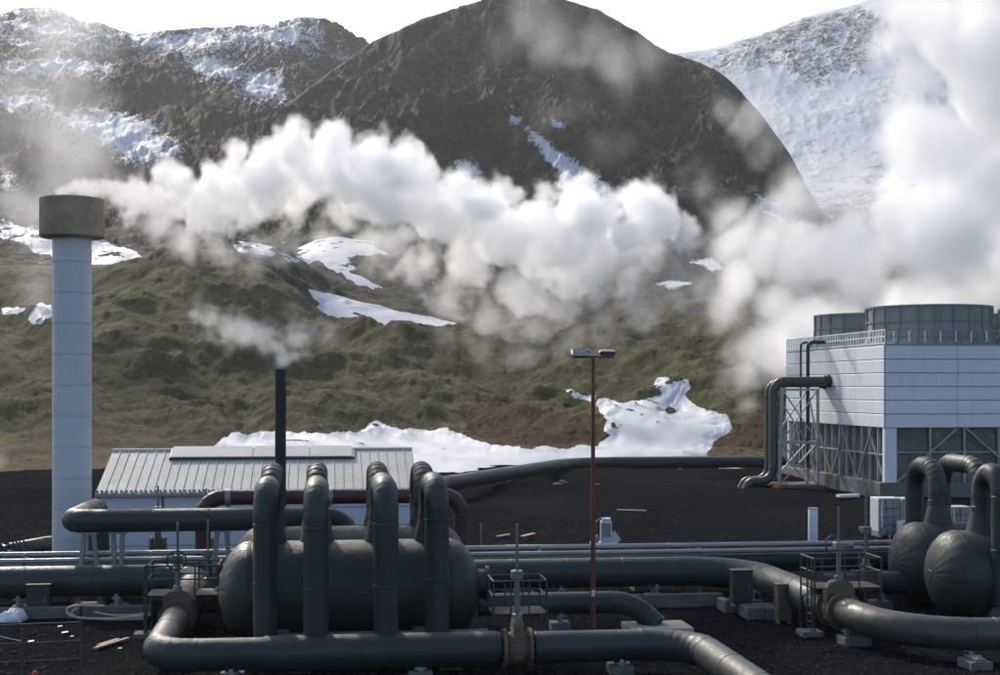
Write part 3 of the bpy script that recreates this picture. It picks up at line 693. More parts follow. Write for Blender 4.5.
# burgundy pipe
rz = 3.9; rl = pv(203, 62, rz); rr = pv(461, 62, rz)
pipe('burgundy_pipe', 'dark red pipe arching along the white building', [rl - ZX * 3.9, rl, rr, rr - ZX * 3.9], .34, M_red, Rb=.85, n=6, band=1.6)
for x, lb in ((228, 'thin post carrying the dark red pipe at left'), (330, 'thin post carrying the dark red pipe behind the left tank')):
    q = pv(x, 62, 0); t = thing('pipe_post', lb, 'post', q); MB().bar(q, q + ZX * (rz - .3), .14).build('post', M_galv, t, 0); MB().rings([q + ZX * rz - AX * .12, q + ZX * rz + AX * .12], .37, 24).build('clamp', M_galv, t, 30)
# pipe at the far left and valves by the building
pipe('branch_pipe', 'grey pipe running low behind the tall chimney at left', [at(-60, 562, 64), at(60, 541, 68), at(190, 545, 68)], .34, M_pipe, Rb=2, n=4)
valve('small rusty valve in front of the white building', at(158, 546, 64), AX, .34, 2.1, 1.2, wheel=0)
valve('rusty valve with upright stem near the raised pipe', at(206, 546, 64), AX, .32, 2.0, 1.2)
pipe('long_pipeline', 'dark pipeline rising across the snow foot in the distance', [at(330, 509, 80), at(445, 484, 104), at(572, 463, 140), at(700, 462, 140), at(850, 461, 140)], .60, M_pipe, Rb=8, n=6, band=6, supports=[(at(x, 462.5, 140), (1, 0, 0)) for x in (615, 680, 742, 790)] + [(at(508, 473.5, 122), (.9, .4, 0))])

# ================================================================= tanks
def gore_head(parent, c, ax, r, dpt, n=20):
    """domed end made of overlapping gore panels"""
    x, y = frame_of(ax); sub = 3; rows = 8; vs = []; fs = []
    hw = math.pi / n
    for i in range(rows + 1):
        ph = (i / rows) * (math.pi / 2) * .985
        rr = r * math.cos(ph); hh = dpt * math.sin(ph)
        for j in range(sub + 1):
            a = -hw * 1.02 + 2.04 * hw * j / sub
            bulge = 1.0 + .009 * math.sin(math.pi * j / sub) + (.005 if j == sub else 0)
            q = x * (math.cos(a) * rr * bulge) + y * (math.sin(a) * rr * bulge) + ax * (hh * (1 + .01 * math.sin(math.pi * j / sub)))
            vs.append(q)
    for i in range(rows):
        for j in range(sub):
            a = i * (sub + 1) + j; fs.append((a, a + 1, a + sub + 2, a + sub + 1))
    me = bpy.data.meshes.new('gore_panel'); me.from_pydata([tuple(v) for v in vs], [], fs); me.polygons.foreach_set('use_smooth', [True] * len(fs)); me.set_sharp_from_angle(angle=R(40)); me.materials.append(M_vess)
    root = MB().rings([c + ax * (dpt * .93), c + ax * (dpt * 1.01)], [r * .16, r * .10], 16).build('end_cap', M_vess, parent, 30)
    for k in range(n):
        o = link_mesh('gore_panel', me, None, root, c); o.rotation_mode = 'QUATERNION'
        from mathutils import Quaternion
        o.rotation_quaternion = Quaternion(ax, 2 * math.pi * k / n)
    MB().rings([c - ax * .05, c - ax * .03, c + ax * .05, c + ax * .07], [r, r + .02, r + .02, r * .985], 48, False).build('end_band', M_vess, root, 30)
def tank(label, u0, u1, v, z, r, manway=False):
    dp = r * .62; a = P(u0 + dp, v, z); b = P(u1 - dp, v, z); c = (a + b) / 2
    t = thing('separator_tank', label, 'tank', (c.x, c.y, 0), 'horizontal steam separator tanks')
    k = 5
    for i in range(k):
        p = a.lerp(b, i / k); q = a.lerp(b, (i + 1) / k); rr = r + (.006 if i % 2 else 0)
        MB().rings([p - AX * .03, q + AX * .03], rr, 56).build('shell_band', M_vess, t, 30)
    gore_head(t, a, -AX, r, dp); gore_head(t, b, AX, r, dp)
    for s in (.16, .84):
        p = a.lerp(b, s); m = MB()
        m.box((p.x, p.y, (z - r * .6) / 2), (.5, r * 1.5, z - r * .6), AX, BX); m.build('saddle', M_conc, t, 0, bevel=.03)
    if manway:
        p = P(u1 - .1, v, z + .1); MB().rings([p, p + AX * .35], .5, 24).rings([p + AX * .3, p + AX * .42], .6, 24).build('manway', M_vess, t, 30)
    return t
def uspan(px, v): return pv(px, v, 0).dot(AX)
ZT = 3.67
tank('big horizontal tank in front, beneath the inverted U pipes at centre left', uspan(219, 46.2), uspan(479, 46.2), 46.2, 2.05, 1.62, True)
tank('rear tank half hidden behind the big left tank', uspan(232, 50.3), uspan(467, 50.3), 50.3, 2.12, 1.62)
tank('nearer of the two round ended tanks at the right edge', uspan(930, 49.4), uspan(930, 49.4) + 8.6, 49.4, 1.76, 1.62)
tank('farther of the two round ended tanks at the right edge', uspan(893, 53.4), uspan(893, 53.4) + 8.6, 53.4, 1.70, 1.60)
def arch(label, u, vt, zt, vl, zl, top, r=.375, Rb=.95):
    """inverted U: from the tank top (vt, zt) over to the header (vl, zl)"""
    t = thing('riser_pipe', label, 'pipe', P(u, vl, 0), 'inverted U pipes over the tanks')
    zc = zt + .75
    MB().rings([P(u, vt, zt - .35), P(u, vt, zc)], [r * 1.75, r * 1.08], 36).build('cone', M_vess, t, 30)
    MB().rings([P(u, vt, zc - .03), P(u, vt, zc + .16)], r * 1.10, 36).build('collar', M_pipe, t, 30)
    s = abs(vl - vt); rb = min(Rb, s / 2 - .01)
    pipe_parts(t, [P(u, vt, zc + .1), P(u, vt, top - r), P(u, vl, top - r), P(u, vl, zl)], r, M_pipe, Rb=rb, n=7, band=1.9)
names = ['leftmost', 'second', 'third', 'rightmost']
for i, (pf, prr) in enumerate(((265.5, 272), (316, 317), (386, 378), (437, 423))):
    vl = 43.3 if i in (0, 3) else 42.05
    u = uspan(pf, vl)
    arch(names[i] + ' of the four inverted U pipes in front of the big left tank', u, 46.2, 3.62, vl, .8, 5.88 if i < 2 else 5.97)
    ur_ = uspan(prr, 51.0)
    arch(names[i] + ' of the inverted U pipes over the rear left tank', ur_, 50.4, 3.68, 53.0, .9, 5.95)
pipe('header_pipe', 'pipe behind the rear left tank feeding its inverted U pipes', [P(uspan(258, 53), 53.0, .85), P(uspan(440, 53), 53.0, .85)], .40, M_pipe)
arch('left inverted U pipe on the farther right tank', uspan(938, 53.4), 53.4, 3.25, 55.7, .6, 5.88, .37)
arch('wide inverted U pipe behind, on the farther right tank', uspan(981, 53.4), 53.4, 3.25, 57.0, .6, 5.92, .37)
arch('inverted U pipe on the nearer right tank, cut by the right edge', uspan(982, 49.4), 49.4, 3.33, 47.85, .8, 5.93, .375)

# ================================================================= buildings and tall things
# ---- chimney
cb = at(72, HY, 66.0); cb = Vector((cb.x, cb.y, 0)); topz = H + (HY - 199) * 66 / F
t = thing('chimney', 'tall pale blue grey steel chimney with wide rusty cap at far left', 'chimney', cb)
MB().rings([cb - ZX * .05, cb + ZX * .12, cb + ZX * .12 + ZX * .02], [1.25, 1.25, 1.05], 40).build('base_plate', M_conc, t, 30)
capb = topz - 1.85; nsec = 11; hs = (capb + .3 - .1) / nsec
for i in range(nsec):
    z0 = .1 + i * hs; MB().rings([cb + ZX * z0, cb + ZX * (z0 + hs - .05), cb + ZX * (z0 + hs - .045), cb + ZX * (z0 + hs)], [.905, .90, .87, .87], 48).build('shaft_section', M_stack, t, 30)
m = MB()
prof = [(0.9, capb + .02), (1.44, capb), (1.50, capb + .06), (1.49, topz - .05), (1.46, topz), (1.36, topz), (1.34, topz - .5), (.4, topz - .9)]
m.rings([cb + ZX * z for r, z in prof], [r for r, z in prof], 56, True, [ZX] * len(prof)); cap = m.build('cap', M_rust, t, 30); cap['label'] = 'wide rust streaked steel cap'
# ---- black flue
fb = pv(280.5, 60, 0)
t = thing('black_flue', 'slim black flue pipe standing before the white building', 'flue', fb)
ft = H + (HY - 369) * 60 / F
MB().rings([fb, fb + ZX * (ft - .04), fb + ZX * ft], [.235, .235, .225], 24).build('flue_pipe', M_black, t, 30)
MB().rings([fb + ZX * (ft - .02), fb + ZX * (ft + .07)], [.245, .245], 24, False).build('rim', M_galv, t, 30)
MB().rings([fb, fb + ZX * .12], [.5, .5], 20).build('base_plate', M_galv, t, 30)
# ---- white building
v0, v1, ze, zr = 68.5, 78.5, 3.75, 5.40
ua = uspan(102, v0); ub = uspan(413, v0); vm_ = (v0 + v1) / 2
t = thing('white_building', 'low white metal building with ribbed pale roof behind the pipes', 'building', P((ua + ub) / 2, vm_, 0))
MB().box(P((ua + ub) / 2, vm_, -.1), (ub - ua + .1, v1 - v0 + .1, .6), AX, BX).build('plinth', M_conc, t, 0)
nb = 4; hb = (ze - .2) / nb
for i in range(nb):
    z = .2 + hb * (i + .5)
    for (c, s, ax, ay) in ((P((ua + ub) / 2, v0, z), (ub - ua, .12, hb - .035), AX, BX), (P((ua + ub) / 2, v1, z), (ub - ua, .12, hb - .035), AX, BX), (P(ua, vm_, z), (v1 - v0 - .14, .12, hb - .035), BX, AX), (P(ub, vm_, z), (v1 - v0 - .14, .12, hb - .035), BX, AX)):
        MB().box(c, s, ax, ay).build('siding_panel', M_siding, t, 0, bevel=.02)
MB().box(P((ua + ub) / 2, vm_, ze / 2 + .1), (ub - ua - .14, v1 - v0 - .14, ze - .25), AX, BX).build('wall_core', M_galv, t, 0)
for u in (ua, ub):
    MB().add([P(u - .05, v0, ze), P(u - .05, v1, ze), P(u - .05, vm_, zr - .06), P(u + .05, v0, ze), P(u + .05, v1, ze), P(u + .05, vm_, zr - .06)], [(0, 1, 2), (3, 5, 4), (0, 3, 4, 1), (1, 4, 5, 2), (2, 5, 3, 0)]).build('gable', M_siding, t, 0)
npn = 34; wp = (ub - ua + .5) / npn; ov = .35
sl_ = (zr - ze) / (vm_ - v0)
for side in (-1, 1):
    e0 = Vector((0, -side * (vm_ - v0 + ov), -(vm_ - v0 + ov) * sl_))
    for k in range(npn):
        uc = ua - .25 + wp * (k + .5); base = P(uc, vm_, zr)
        if k == 0:
            dn = (BX * (side * 1.0) + ZX * (-sl_)).normalized(); L = math.hypot(vm_ - v0 + ov, (vm_ - v0 + ov) * sl_); up = dn.cross(AX); up = up if up.z > 0 else -up
            m = MB(); m.box(base + dn * (L / 2 + .02) + up * .03, (wp - .012, L, .05), AX, dn, up)
            m.box(base + dn * (L / 2 + .02) + AX * (wp / 2 - .03) + up * .075, (.05, L, .05), AX, dn, up)
            first = m.build('roof_sheet', M_roof, t, 0); off = ORG[first] - base
        else: clone(first, 'roof_sheet', t, base + off)
MB().rings([P(ua - .26, vm_, zr + .06), P(ub + .26, vm_, zr + .06)], .12, 8).build('ridge_cap', M_roof, t, 0)
g = MB().box(P((ua + ub) / 2, v0 - ov - .08, ze - ov * sl_ - .06), (ub - ua + .5, .16, .14), AX, BX).build('gutter', M_galv, t, 0)
for k in range(68):
    q = P(ua - .2 + (ub - ua + .4) * k / 67, v0 - ov + .12, ze - ov * sl_ + .14)
    if k == 0: first = MB().box(q, (.10, .14, .10), AX, BX).build('snow_guard', M_galv, t, 0)
    else: clone(first, 'snow_guard', t, q)
# raised ridge vent with two covers
dn = (-BX - ZX * sl_).normalized(); up = dn.cross(AX); up = up if up.z > 0 else -up
xs_ = (173, 254, 310, 352)
rv = MB().box(P((uspan(172, vm_) + uspan(354, vm_)) / 2, vm_ - .75, zr - .75 * sl_ + .16), (uspan(354, vm_) - uspan(172, vm_), 1.35, .14), AX, dn, up).build('ridge_vent', M_lampd, t, 0)
for i in range(3):
    a, b = uspan(xs_[i], vm_) + .03, uspan(xs_[i + 1], vm_) - .03
    MB().box(P((a + b) / 2, vm_ - .7, zr - .7 * sl_ + .25), (b - a, 1.5, .05), AX, dn, up).build('vent_cover', M_roof, rv, 0)
# small lamp bracket on the wall
q = P(uspan(163, v0), v0 - .1, 2.9); MB().bar(q, q - BX * .35, .06).box(q - BX * .4 - ZX * .05, (.18, .3, .14), AX, BX).bar(q - ZX * .5, q + ZX * .6, .07).build('wall_lamp', M_rail, t, 0)

# ---- floodlight mast
mb = gp(593, 637)
t = thing('light_mast', 'tall red brown light mast with two floodlights on a crossbar', 'light pole', mb)
mt = H + (HY - 357) * mb.y / F
MB().rings([mb - ZX * .05, mb + ZX * mt], [.095, .062], 16).build('mast', M_pole, t, 30)
MB().rings([mb, mb + ZX * .06], .28, 20).build('base_plate', M_pole, t, 30)
wx = Vector((1, 0, 0))
MB().box(mb + ZX * mt, (1.5, .07, .07)).build('crossbar', M_pole, t, 0)
for s, mm in ((-.47, M_lamp), (.5, M_lampd)):
    c = mb + wx * s + ZX * (mt + .15); d_ = Vector((0, -.83, -.55 if s < 0 else -.2)).normalized(); u_ = wx.cross(d_)
    h = MB().box(c, (.58, .36, .13), wx, d_, u_).build('floodlight', mm, t, 0, bevel=.04)
    MB().box(c - u_ * .075 + d_ * .02, (.5, .28, .03), wx, d_, u_).build('lens', M_pane, h, 0)
    MB().bar(mb + wx * s + ZX * mt, c, .05).build('bracket', M_pole, h, 0)
c = mb + ZX * (mt + .10); MB().box(c + wx * .03 + ZX * .06, (.5, .22, .05), Vector((.9, 0, -.43)).normalized(), Vector((0, 1, 0)), Vector((.43, 0, .9)).normalized()).build('bracket_plate', M_lamp, t, 0)
MB().box(mb + ZX * 1.55 - Vector((0, .1, 0)), (.12, .08, .22)).build('switch_box', M_lamp, t, 0)

# ---- cooling tower
TC = Vector((30.8, 111.0, 0)); TD, TW = 24.0, 36.0; zs, zf, zt = 1.15, 5.5, 12.1
def Tp(u, v, z): return TC + AX * u + BX * v + ZX * z
t = thing('cooling_tower', 'large white sided cooling tower with grey fan stacks at right', 'cooling tower', Tp(TW / 2, TD / 2, 0))
MB().box(Tp(TW / 2 - .2, TD / 2, zs / 2 - .05), (TW + .9, TD + .9, zs + .1), AX, BX).build('basin', M_conc, t, 0, bevel=.04)
nb = 6; hb = (zt - zf) / nb
for i in range(nb):
    z = zf + hb * (i + .5); o_ = .05 * (i % 1)
    for k in range(6):
        a = TW / 6
        MB().box(Tp(a * (k + .5), -.06, z), (a - .02, .14, hb - .06), AX, BX).build('fascia_panel', M_fasc, t, 0, bevel=.03)
    for k in range(4):
        a = TD / 4
        MB().box(Tp(-.06, a * (k + .5), z), (a - .02, .14, hb - .06), BX, AX).build('fascia_panel', M_fasc, t, 0, bevel=.03)
        MB().box(Tp(TW + .06, a * (k + .5), z), (a - .02, .14, hb - .06), BX, AX).build('fascia_panel', M_fasc, t, 0)
MB().box(Tp(TW / 2, TD / 2, (zf + zt) / 2), (TW - .04, TD - .04, zt - zf - .04), AX, BX).build('casing', M_galv, t, 0)
MB().box(Tp(TW / 2, TD / 2, zt + .06), (TW + .1, TD + .1, .14), AX, BX).build('roof_deck', M_fan, t, 0)
MB().box(Tp(TW / 2, TD / 2, 3.3), (TW - 5, TD - 5, 4.3), AX, BX).build('fill_pack', M_fill, t, 0)
# corner and intermediate columns
for (u, v, w) in ((.45, .25, 1.0), (TW - .3, .3, .6), (.3, TD - .3, .6)):
    MB().box(Tp(u, v, (zs + zf) / 2), (w, .55, zf - zs + .02), AX, BX).build('corner_column', M_fasc, t, 0, bevel=.03)
for k in range(1, 12):
    MB().box(Tp(.9 + (TW - 1.2) * k / 12, .18, (zs + zf) / 2), (.16, .2, zf - zs), AX, BX).build('column', M_trest, t, 0)
for k in range(1, 14):
    MB().box(Tp(.14, TD * k / 14, (zs + zf) / 2), (.2, .14, zf - zs), AX, BX).build('column', M_trest, t, 0)
MB().box(Tp(TW / 2, .12, 3.55), (TW - 1.6, .10, .12), AX, BX).build('girt', M_trest, t, 0)
MB().box(Tp(.10, TD / 2, 3.35), (.10, TD - 1, .14), AX, BX).build('girt', M_trest, t, 0)
for k in range(6):
    u0 = 1.0 + 5.8 * k; sg = k % 2
    MB().bar(Tp(u0 + (0 if not sg else 5.0), .02, zs + .05), Tp(u0 + (5.0 if not sg else 0), .02, zf - .05), .17, .12).build('brace', M_trest, t, 0)
for k in range(4):
    v0_ = TD * k / 4 + .2
    MB().bar(Tp(.02, v0_, zs + .05), Tp(.02, v0_ + TD / 8 + .4, zf - .05), .13, .1).build('brace', M_trest, t, 0)
    MB().bar(Tp(-.01, v0_ + TD / 4 - .4, zs + .05), Tp(-.01, v0_ + TD / 8 - .4, zf - .05), .13, .1).build('brace', M_trest, t, 0)
for k in range(12):
    a = (TW - 1.2) / 12
    for z0, z1 in ((zs, 3.5), (3.6, zf)):
        MB().box(Tp(.9 + a * (k + .5), .42, (z0 + z1) / 2), (a - .18, .03, z1 - z0 - .06), AX, BX).build('pane', M_pane, t, 0)
for k in range(14):
    a = TD / 14
    for z0, z1 in ((zs, 3.27), (3.42, zf)):
        MB().box(Tp(.36, a * (k + .5), (z0 + z1) / 2), (.03, a - .16, z1 - z0 - .06), AX, BX).build('pane', M_pane, t, 0)
# roof rail: lattice along the left edge, posts along the front
def railing(p, q, step, h, mid, mat, w=.09):
    p = Vector(p); q = Vector(q); n = max(1, round((q - p).length / step)); d = (q - p).normalized(); first = None
    for k in range(n + 1):
        c = p.lerp(q, k / n) + ZX * (h / 2)
        if first is None: first = MB().box(c, (w, w, h), d, ZX.cross(d)).build('rail_post', mat, t, 0)
        else: clone(first, 'rail_post', t, c)
    for z in mid: MB().bar(p + ZX * z, q + ZX * z, w * .8, w * .9).build('rail', mat, t, 0)
railing(Tp(.0, .05, zt + .13), Tp(.0, TD, zt + .13), .62, 1.15, (.08, .6, 1.13), M_fasc, .10)
railing(Tp(.05, .0, zt + .13), Tp(TW, .0, zt + .13), 1.3, 1.15, (.6, 1.13), M_fan, .09)
for k in range(27):
    q = Tp(.7 + 1.3 * k, -.02, zt + .75)
    if k == 0: fp = MB().box(q, (.11, .05, .9), AX, BX).build('toe_bracket', M_fasc, t, 0)
    else: clone(fp, 'toe_bracket', t, q)
# fan stacks
def stack(u, v):
    c = Tp(u, v, 0); zb = zt + .14; ztop = 15.5; n = 22
    prof = [(5.62, zb), (5.42, zb + .35), (5.22, zb + .8), (5.1, zb + 1.4), (5.06, zb + 2.2), (5.08, ztop)]
    s = MB(); s.rings([c + ZX * z for r, z in prof] , [r - .12 for r, z in prof], 44, False, [ZX] * 6); st = s.build('fan_stack', M_fan, t, 30)
    hw = math.pi / n * .985; vs = []; fs = []
    for (r, z) in prof:
        for j in range(4):
            a = -hw + 2 * hw * j / 3; vs.append((math.cos(a) * r, math.sin(a) * r, z))
    for i in range(5):
        for j in range(3): a = i * 4 + j; fs.append((a, a + 1, a + 5, a + 4))
    me = bpy.data.meshes.new('stack_panel'); me.from_pydata(vs, [], fs); me.polygons.foreach_set('use_smooth', [True] * len(fs)); me.materials.append(M_fan)
    rb = MB()
    for (r, z), (r2, z2) in zip(prof[:-1], prof[1:]): rb.bar((r + .06, 0, z), (r2 + .06, 0, z2), .13, .16, Vector((1, 0, 0)))
    me2 = bpy.data.meshes.new('stack_rib'); me2.from_pydata(rb.v, [], rb.f); me2.materials.append(M_fan)
    for k in range(n):
        a = 2 * math.pi * k / n + .1
        for nm, mm, da in (('stack_panel', me, 0), ('stack_rib', me2, math.pi / n)):
            o = link_mesh(nm, mm, None, st, c); o.rotation_euler = (0, 0, a + da)
    for z, r in ((ztop - .08, 5.2), (zb + 1.95, 5.16)):
        MB().rings([c + ZX * (z - .08), c + ZX * (z - .07), c + ZX * (z + .07), c + ZX * (z + .08)], [5.0, r, r, 5.0], 66, False, [ZX] * 4).build('stack_ring', M_fan, st, 0)
for (u, v) in ((6.1, 5.6), (18.1, 5.6), (6.1, 18.2), (18.1, 18.2)): stack(u, v)
# riser pipes of the tower
for i, s in enumerate((12.0, 13.3)):
    w_ = Tp(0, s, 9.3 - .15 * i); o_ = w_ - AX * 5.3; f_ = Vector((o_.x, o_.y, .55)); e_ = f_ - AX * 2.2 - ZX * .1; e2_ = e_ - AX * .5 - ZX * 1.1
    tt = pipe('tower_riser', ('nearer' if i == 0 else 'farther') + ' of two grey pipes rising to the cooling tower wall', [w_ + AX * .2, o_, f_, e_, e2_], .40, M_lit_olive, 'pipes climbing the cooling tower', Rb=[1.0, 1.2, .6], n=6, band=2.0)
    flange(tt, w_ - AX * .25, AX, .56, M_black); flange(tt, w_ - AX * .55, AX, .5, M_black)
q0 = Tp(-.5, 13.6, zt + .7); q1 = q0 - AX * 1.1
pipe('downpipe', 'slim dark pipe from the tower roof down its left wall', [q0 + AX * 1.8, q1, q1 - ZX * 11.2], .17, M_pipe, Rb=.5, n=5, band=3, seg=16)
pipe('downpipe', 'thinnest pipe beside the slim dark pipe on the tower wall', [q0 + AX * .6 + BX * .9, q1 - AX * .35 + BX * .9, q1 - AX * .35 + BX * .9 - ZX * 11], .09, M_pipe, Rb=.4, n=4, band=3, seg=12)
# trestle carrying the risers
tb = Tp(-3.2, 12.0, 0)
tr = thing('steel_trestle', 'braced steel trestle holding the pipes beside the cooling tower', 'trestle', tb)
lv = (0.2, 3.9, 8.55)
def tl(sx, sy, z): k = 1.0 - .16 * z / 8.5; return tb + AX * (sx * 1.75 * (k if sx < 0 else 1) - .1) + BX * (sy * 1.3 + .5) + ZX * z
for sx in (-1, 1):
    for sy in (-1, 1): MB().bar(tl(sx, sy, -.1), tl(sx, sy, 8.6), .24, .24).build('leg', M_trest, tr, 0)
for z in lv:
    for sy in (-1, 1): MB().bar(tl(-1, sy, z), tl(1, sy, z), .26, .2).build('beam', M_trest, tr, 0)
    for sx in (-1, 1): MB().bar(tl(sx, -1, z), tl(sx, 1, z), .2, .2).build('beam', M_trest, tr, 0)
for z0, z1 in zip(lv[:-1], lv[1:]):
    for sy in (-1, 1):
        MB().bar(tl(-1, sy, z0), tl(1, sy, z1), .12, .1).build('brace', M_trest, tr, 0); MB().bar(tl(1, sy * 1.02, z0), tl(-1, sy * 1.02, z1), .12, .1).build('brace', M_trest, tr, 0)
    for sx in (-1, 1): MB().bar(tl(sx, -1, z0), tl(sx, 1, z1), .12, .1).build('brace', M_trest, tr, 0)
MB().box(tb + BX * .5 + ZX * .05, (4.4, 3.4, .3), AX, BX).build('footing', M_conc, tr, 0)

# ================================================================= small things on the ground
def solo(name, label, cat, m, mat, group=None, smooth=0, bevel=0.0): return tag(m.build(name, mat, None, smooth, bevel=bevel), label, cat, group)
# concrete wall and blocks
def kerb(px0, px1, py, v, h, w, label):
    a, b = pv(px0, v, 0), pv(px1, v, 0); L = (b - a).length; n = max(1, round(L / 3.0))
    t = thing('concrete_wall', label, 'wall', (a + b) / 2)
    for i in range(n):
        p = a.lerp(b, (i + .5) / n); MB().box(p + ZX * (h / 2 - .05), (L / n - .03, w, h + .1), AX, BX).build('wall_block', M_conc, t, 0, bevel=.03)
kerb(-60, 152, 612, 54.3, .42, .35, 'low concrete wall under the pipe at left')
kerb(560, 722, 600, 54.3, .48, .4, 'low concrete wall behind the light mast')
a = pv(722, 53.2, 0); t = thing('concrete_plinth', 'angled concrete plinth below the green cabinet', 'plinth', a)
MB().box(a + AX * .7 - BX * .7 + ZX * .2, (1.5, .3, .5), AX, BX).build('kerb', M_conc, t, 0, bevel=.03)
MB().box(a + AX * 0.0 - BX * .3 + ZX * .2, (.3, 1.1, .5), AX, BX).build('kerb', M_conc, t, 0, bevel=.03)
MB().box(a + AX * .8 + BX * .0 + ZX * .14, (1.3, 1.1, .4), AX, BX).build('slab', M_conc, t, 0, bevel=.02)
def cabinet(label, c, w, d, h, mat, z0=0.0, a=None):
    a = Vector(a or AX); b = ZX.cross(a); c = Vector((c.x, c.y, 0)); t = thing('cabinet', label, 'cabinet', c + ZX * z0)
    MB().box(c + ZX * (z0 + h / 2 + .03), (w, d, h - .06), a, b).build('housing', mat, t, 0, bevel=.015)
    MB().box(c - b * (d / 2 + .012) + ZX * (z0 + h / 2 + .03), (w - .08, .025, h - .2), a, b).build('door', mat, t, 0, bevel=.01)
    MB().box(c + ZX * (z0 + h + .02), (w + .07, d + .07, .05), a, b).build('lid', mat, t, 0, bevel=.01)
    MB().box(c - b * (d / 2 + .04) + a * (w * .32) + ZX * (z0 + h * .55), (.03, .04, .14), a, b).build('handle', M_galv, t, 0)
    for s in (-1, 1): MB().box(c + a * (s * (w / 2 - .06)) + ZX * (z0 + .0), (.08, d * .8, .12), a, b).build('foot', M_galv, t, 0)
    return t
cabinet('dark green cabinet beside the bend of the pipe, right of the mast', at(741, 598, 53.5), .76, .55, 1.3, M_cab, .38)
cabinet('dark green cabinet standing before the pipe at far left', pv(39, 54.72, 0), .88, .4, 1.2, M_cab)
cabinet('brown grey cabinet left of the right valve platform', gp(783, 621.5), .52, .45, 1.38, M_cabw)
b0 = gp(764, 618)
t = thing('concrete_block', 'pair of pale concrete blocks left of the brown cabinet', 'concrete block', b0)
for i in range(2): MB().box(b0 + AX * (i * .72 - .36) + BX * .4 + ZX * (.2 - .03 * i), (.70, 1.3, .5), AX, BX).build('block', M_conc, t, 0, bevel=.05)
p0, p1 = a + AX * 1.2 + ZX * .75, gp(776, 612) + ZX * .55
t = thing('cable_tray', 'thin sloping cable tray between the green and brown cabinets', 'cable tray', (p0.x, p0.y, 0))
for s in (-1, 1): MB().bar(p0 + BX * (s * .12), p1 + BX * (s * .12), .05, .08).build('side_rail', M_galv, t, 0)
for i in range(8):
    q = p0.lerp(p1, (i + .5) / 8); MB().bar(q - BX * .12, q + BX * .12, .03).build('rung', M_galv, t, 0)
for q in (p0.lerp(p1, .1), p0.lerp(p1, .9)): MB().bar(Vector((q.x, q.y, -.05)), q, .06).build('leg', M_galv, t, 0)
# pad and the pipe that dives into it
pe = gp(657, 629)
solo('concrete_pad', 'pale square concrete pad where a pipe enters the ground', 'pad', MB().box(pe + ZX * .04, (2.3, 1.7, .26), AX, BX), M_pad, bevel=.03)
pipe('steam_pipe', 'short pipe behind the mast bending down into a concrete pad', [pv(478, 49.6, .92), pv(632, 49.6, .92), pe + ZX * .12], .40, M_pipe, Rb=1.6, n=7, supports=[(pv(560, 49.6, .92), AX)])
# concrete pillar
pb = gp(813, 544)
t = thing('concrete_pillar', 'lone pale round pillar standing on the gravel', 'pillar', pb)
MB().rings([pb - ZX * .05, pb + ZX * 1.93, pb + ZX * 1.98], [.27, .27, .25], 24).build('shaft', M_lamp, t, 30)
MB().rings([pb + ZX * 1.96, pb + ZX * 2.02], [.29, .29], 24).build('cap', M_galv, t, 30)
# wrapped blocks on pallets
def bale(label, c, w, d, h, rows, colsn):
    t = thing('wrapped_pallet', label, 'pallet stack', c, 'wrapped pallets by the cooling tower')
    for i in range(3): MB().box(c + AX * ((i - 1) * w * .42) + ZX * .06, (.12, d, .12), AX, BX).build('pallet_bearer', M_wood, t, 0)
    MB().box(c + ZX * .14, (w, d, .04), AX, BX).build('pallet_deck', M_wood, t, 0)
    for r_ in range(rows):
        for k in range(colsn):
            q = c + AX * (w * ((k + .5) / colsn - .5)) + ZX * (.17 + h * (r_ + .5) / rows)
            MB().box(q + BX * random.uniform(-.03, .03), (w / colsn - .02, d, h / rows - .02), AX, BX).build('block', M_wrap, t, 0, bevel=.02)
    m = MB(); m.box(c + ZX * (.2 + h + .03), (w * 1.03, d * 1.05, .10), AX, BX)
    m.box(c - AX * (w * .5) + ZX * (.17 + h * .55), (.06, d * 1.04, h * .95), AX, BX); m.box(c - BX * (d * .52) - AX * (w * .36) + ZX * (.17 + h * .6), (w * .10, .03, h * .8), AX, BX)
    m.build('white_wrapping', M_wrapw, t, 0, bevel=.03)
bc = gp(884, 536)
bale('taller wrapped pallet of grey blocks behind the right tanks', bc + AX * .1, 1.35, 1.2, 2.0, 4, 3)
bale('wrapped pallet of grey blocks at the right of the stack', bc + AX * 1.55 + BX * .1, 1.3, 1.2, 1.95, 4, 3)
bale('low wrapped pallet in front of the two taller ones', bc + AX * .75 - BX * 1.6, .9, .8, .75, 2, 2)
bale('distant wrapped pallet seen under the inverted U pipes', gp(957, 530), 1.2, 1.0, 1.2, 3, 2)
# pale machine on the open gravel
mc = gp(604, 545)
t = thing('pump_unit', 'small pale machine with open panels on the black gravel behind the mast', 'machine', mc)
MB().box(mc + ZX * .1, (1.5, .9, .14)).build('skid', M_lamp, t, 0, bevel=.02)
MB().box(mc + ZX * .75 + Vector((.12, .1, 0)), (.62, .6, 1.15)).build('housing', M_lamp, t, 0, bevel=.04)
MB().box(mc + ZX * .85 + Vector((.12, -.22, 0)), (.45, .04, .75)).build('panel', M_galv, t, 0)
MB().box(mc + ZX * .42 + Vector((.55, -.2, 0)), (.5, .05, .6), Vector((.8, 0, .6)), Vector((0, 1, 0)), Vector((-.6, 0, .8))).build('open_panel', M_lamp, t, 0)
MB().box(mc + ZX * .35 + Vector((-.5, -.1, 0)), (.4, .4, .42)).build('motor', M_galv, t, 0, bevel=.05)
MB().rings([mc + Vector((-.45, 0, .5)), mc + Vector((-.4, 0, 1.3)), mc + Vector((-.15, 0, 1.5)), mc + Vector((.1, 0, 1.45))], .05, 8).build('hose', M_rail, t, 30)
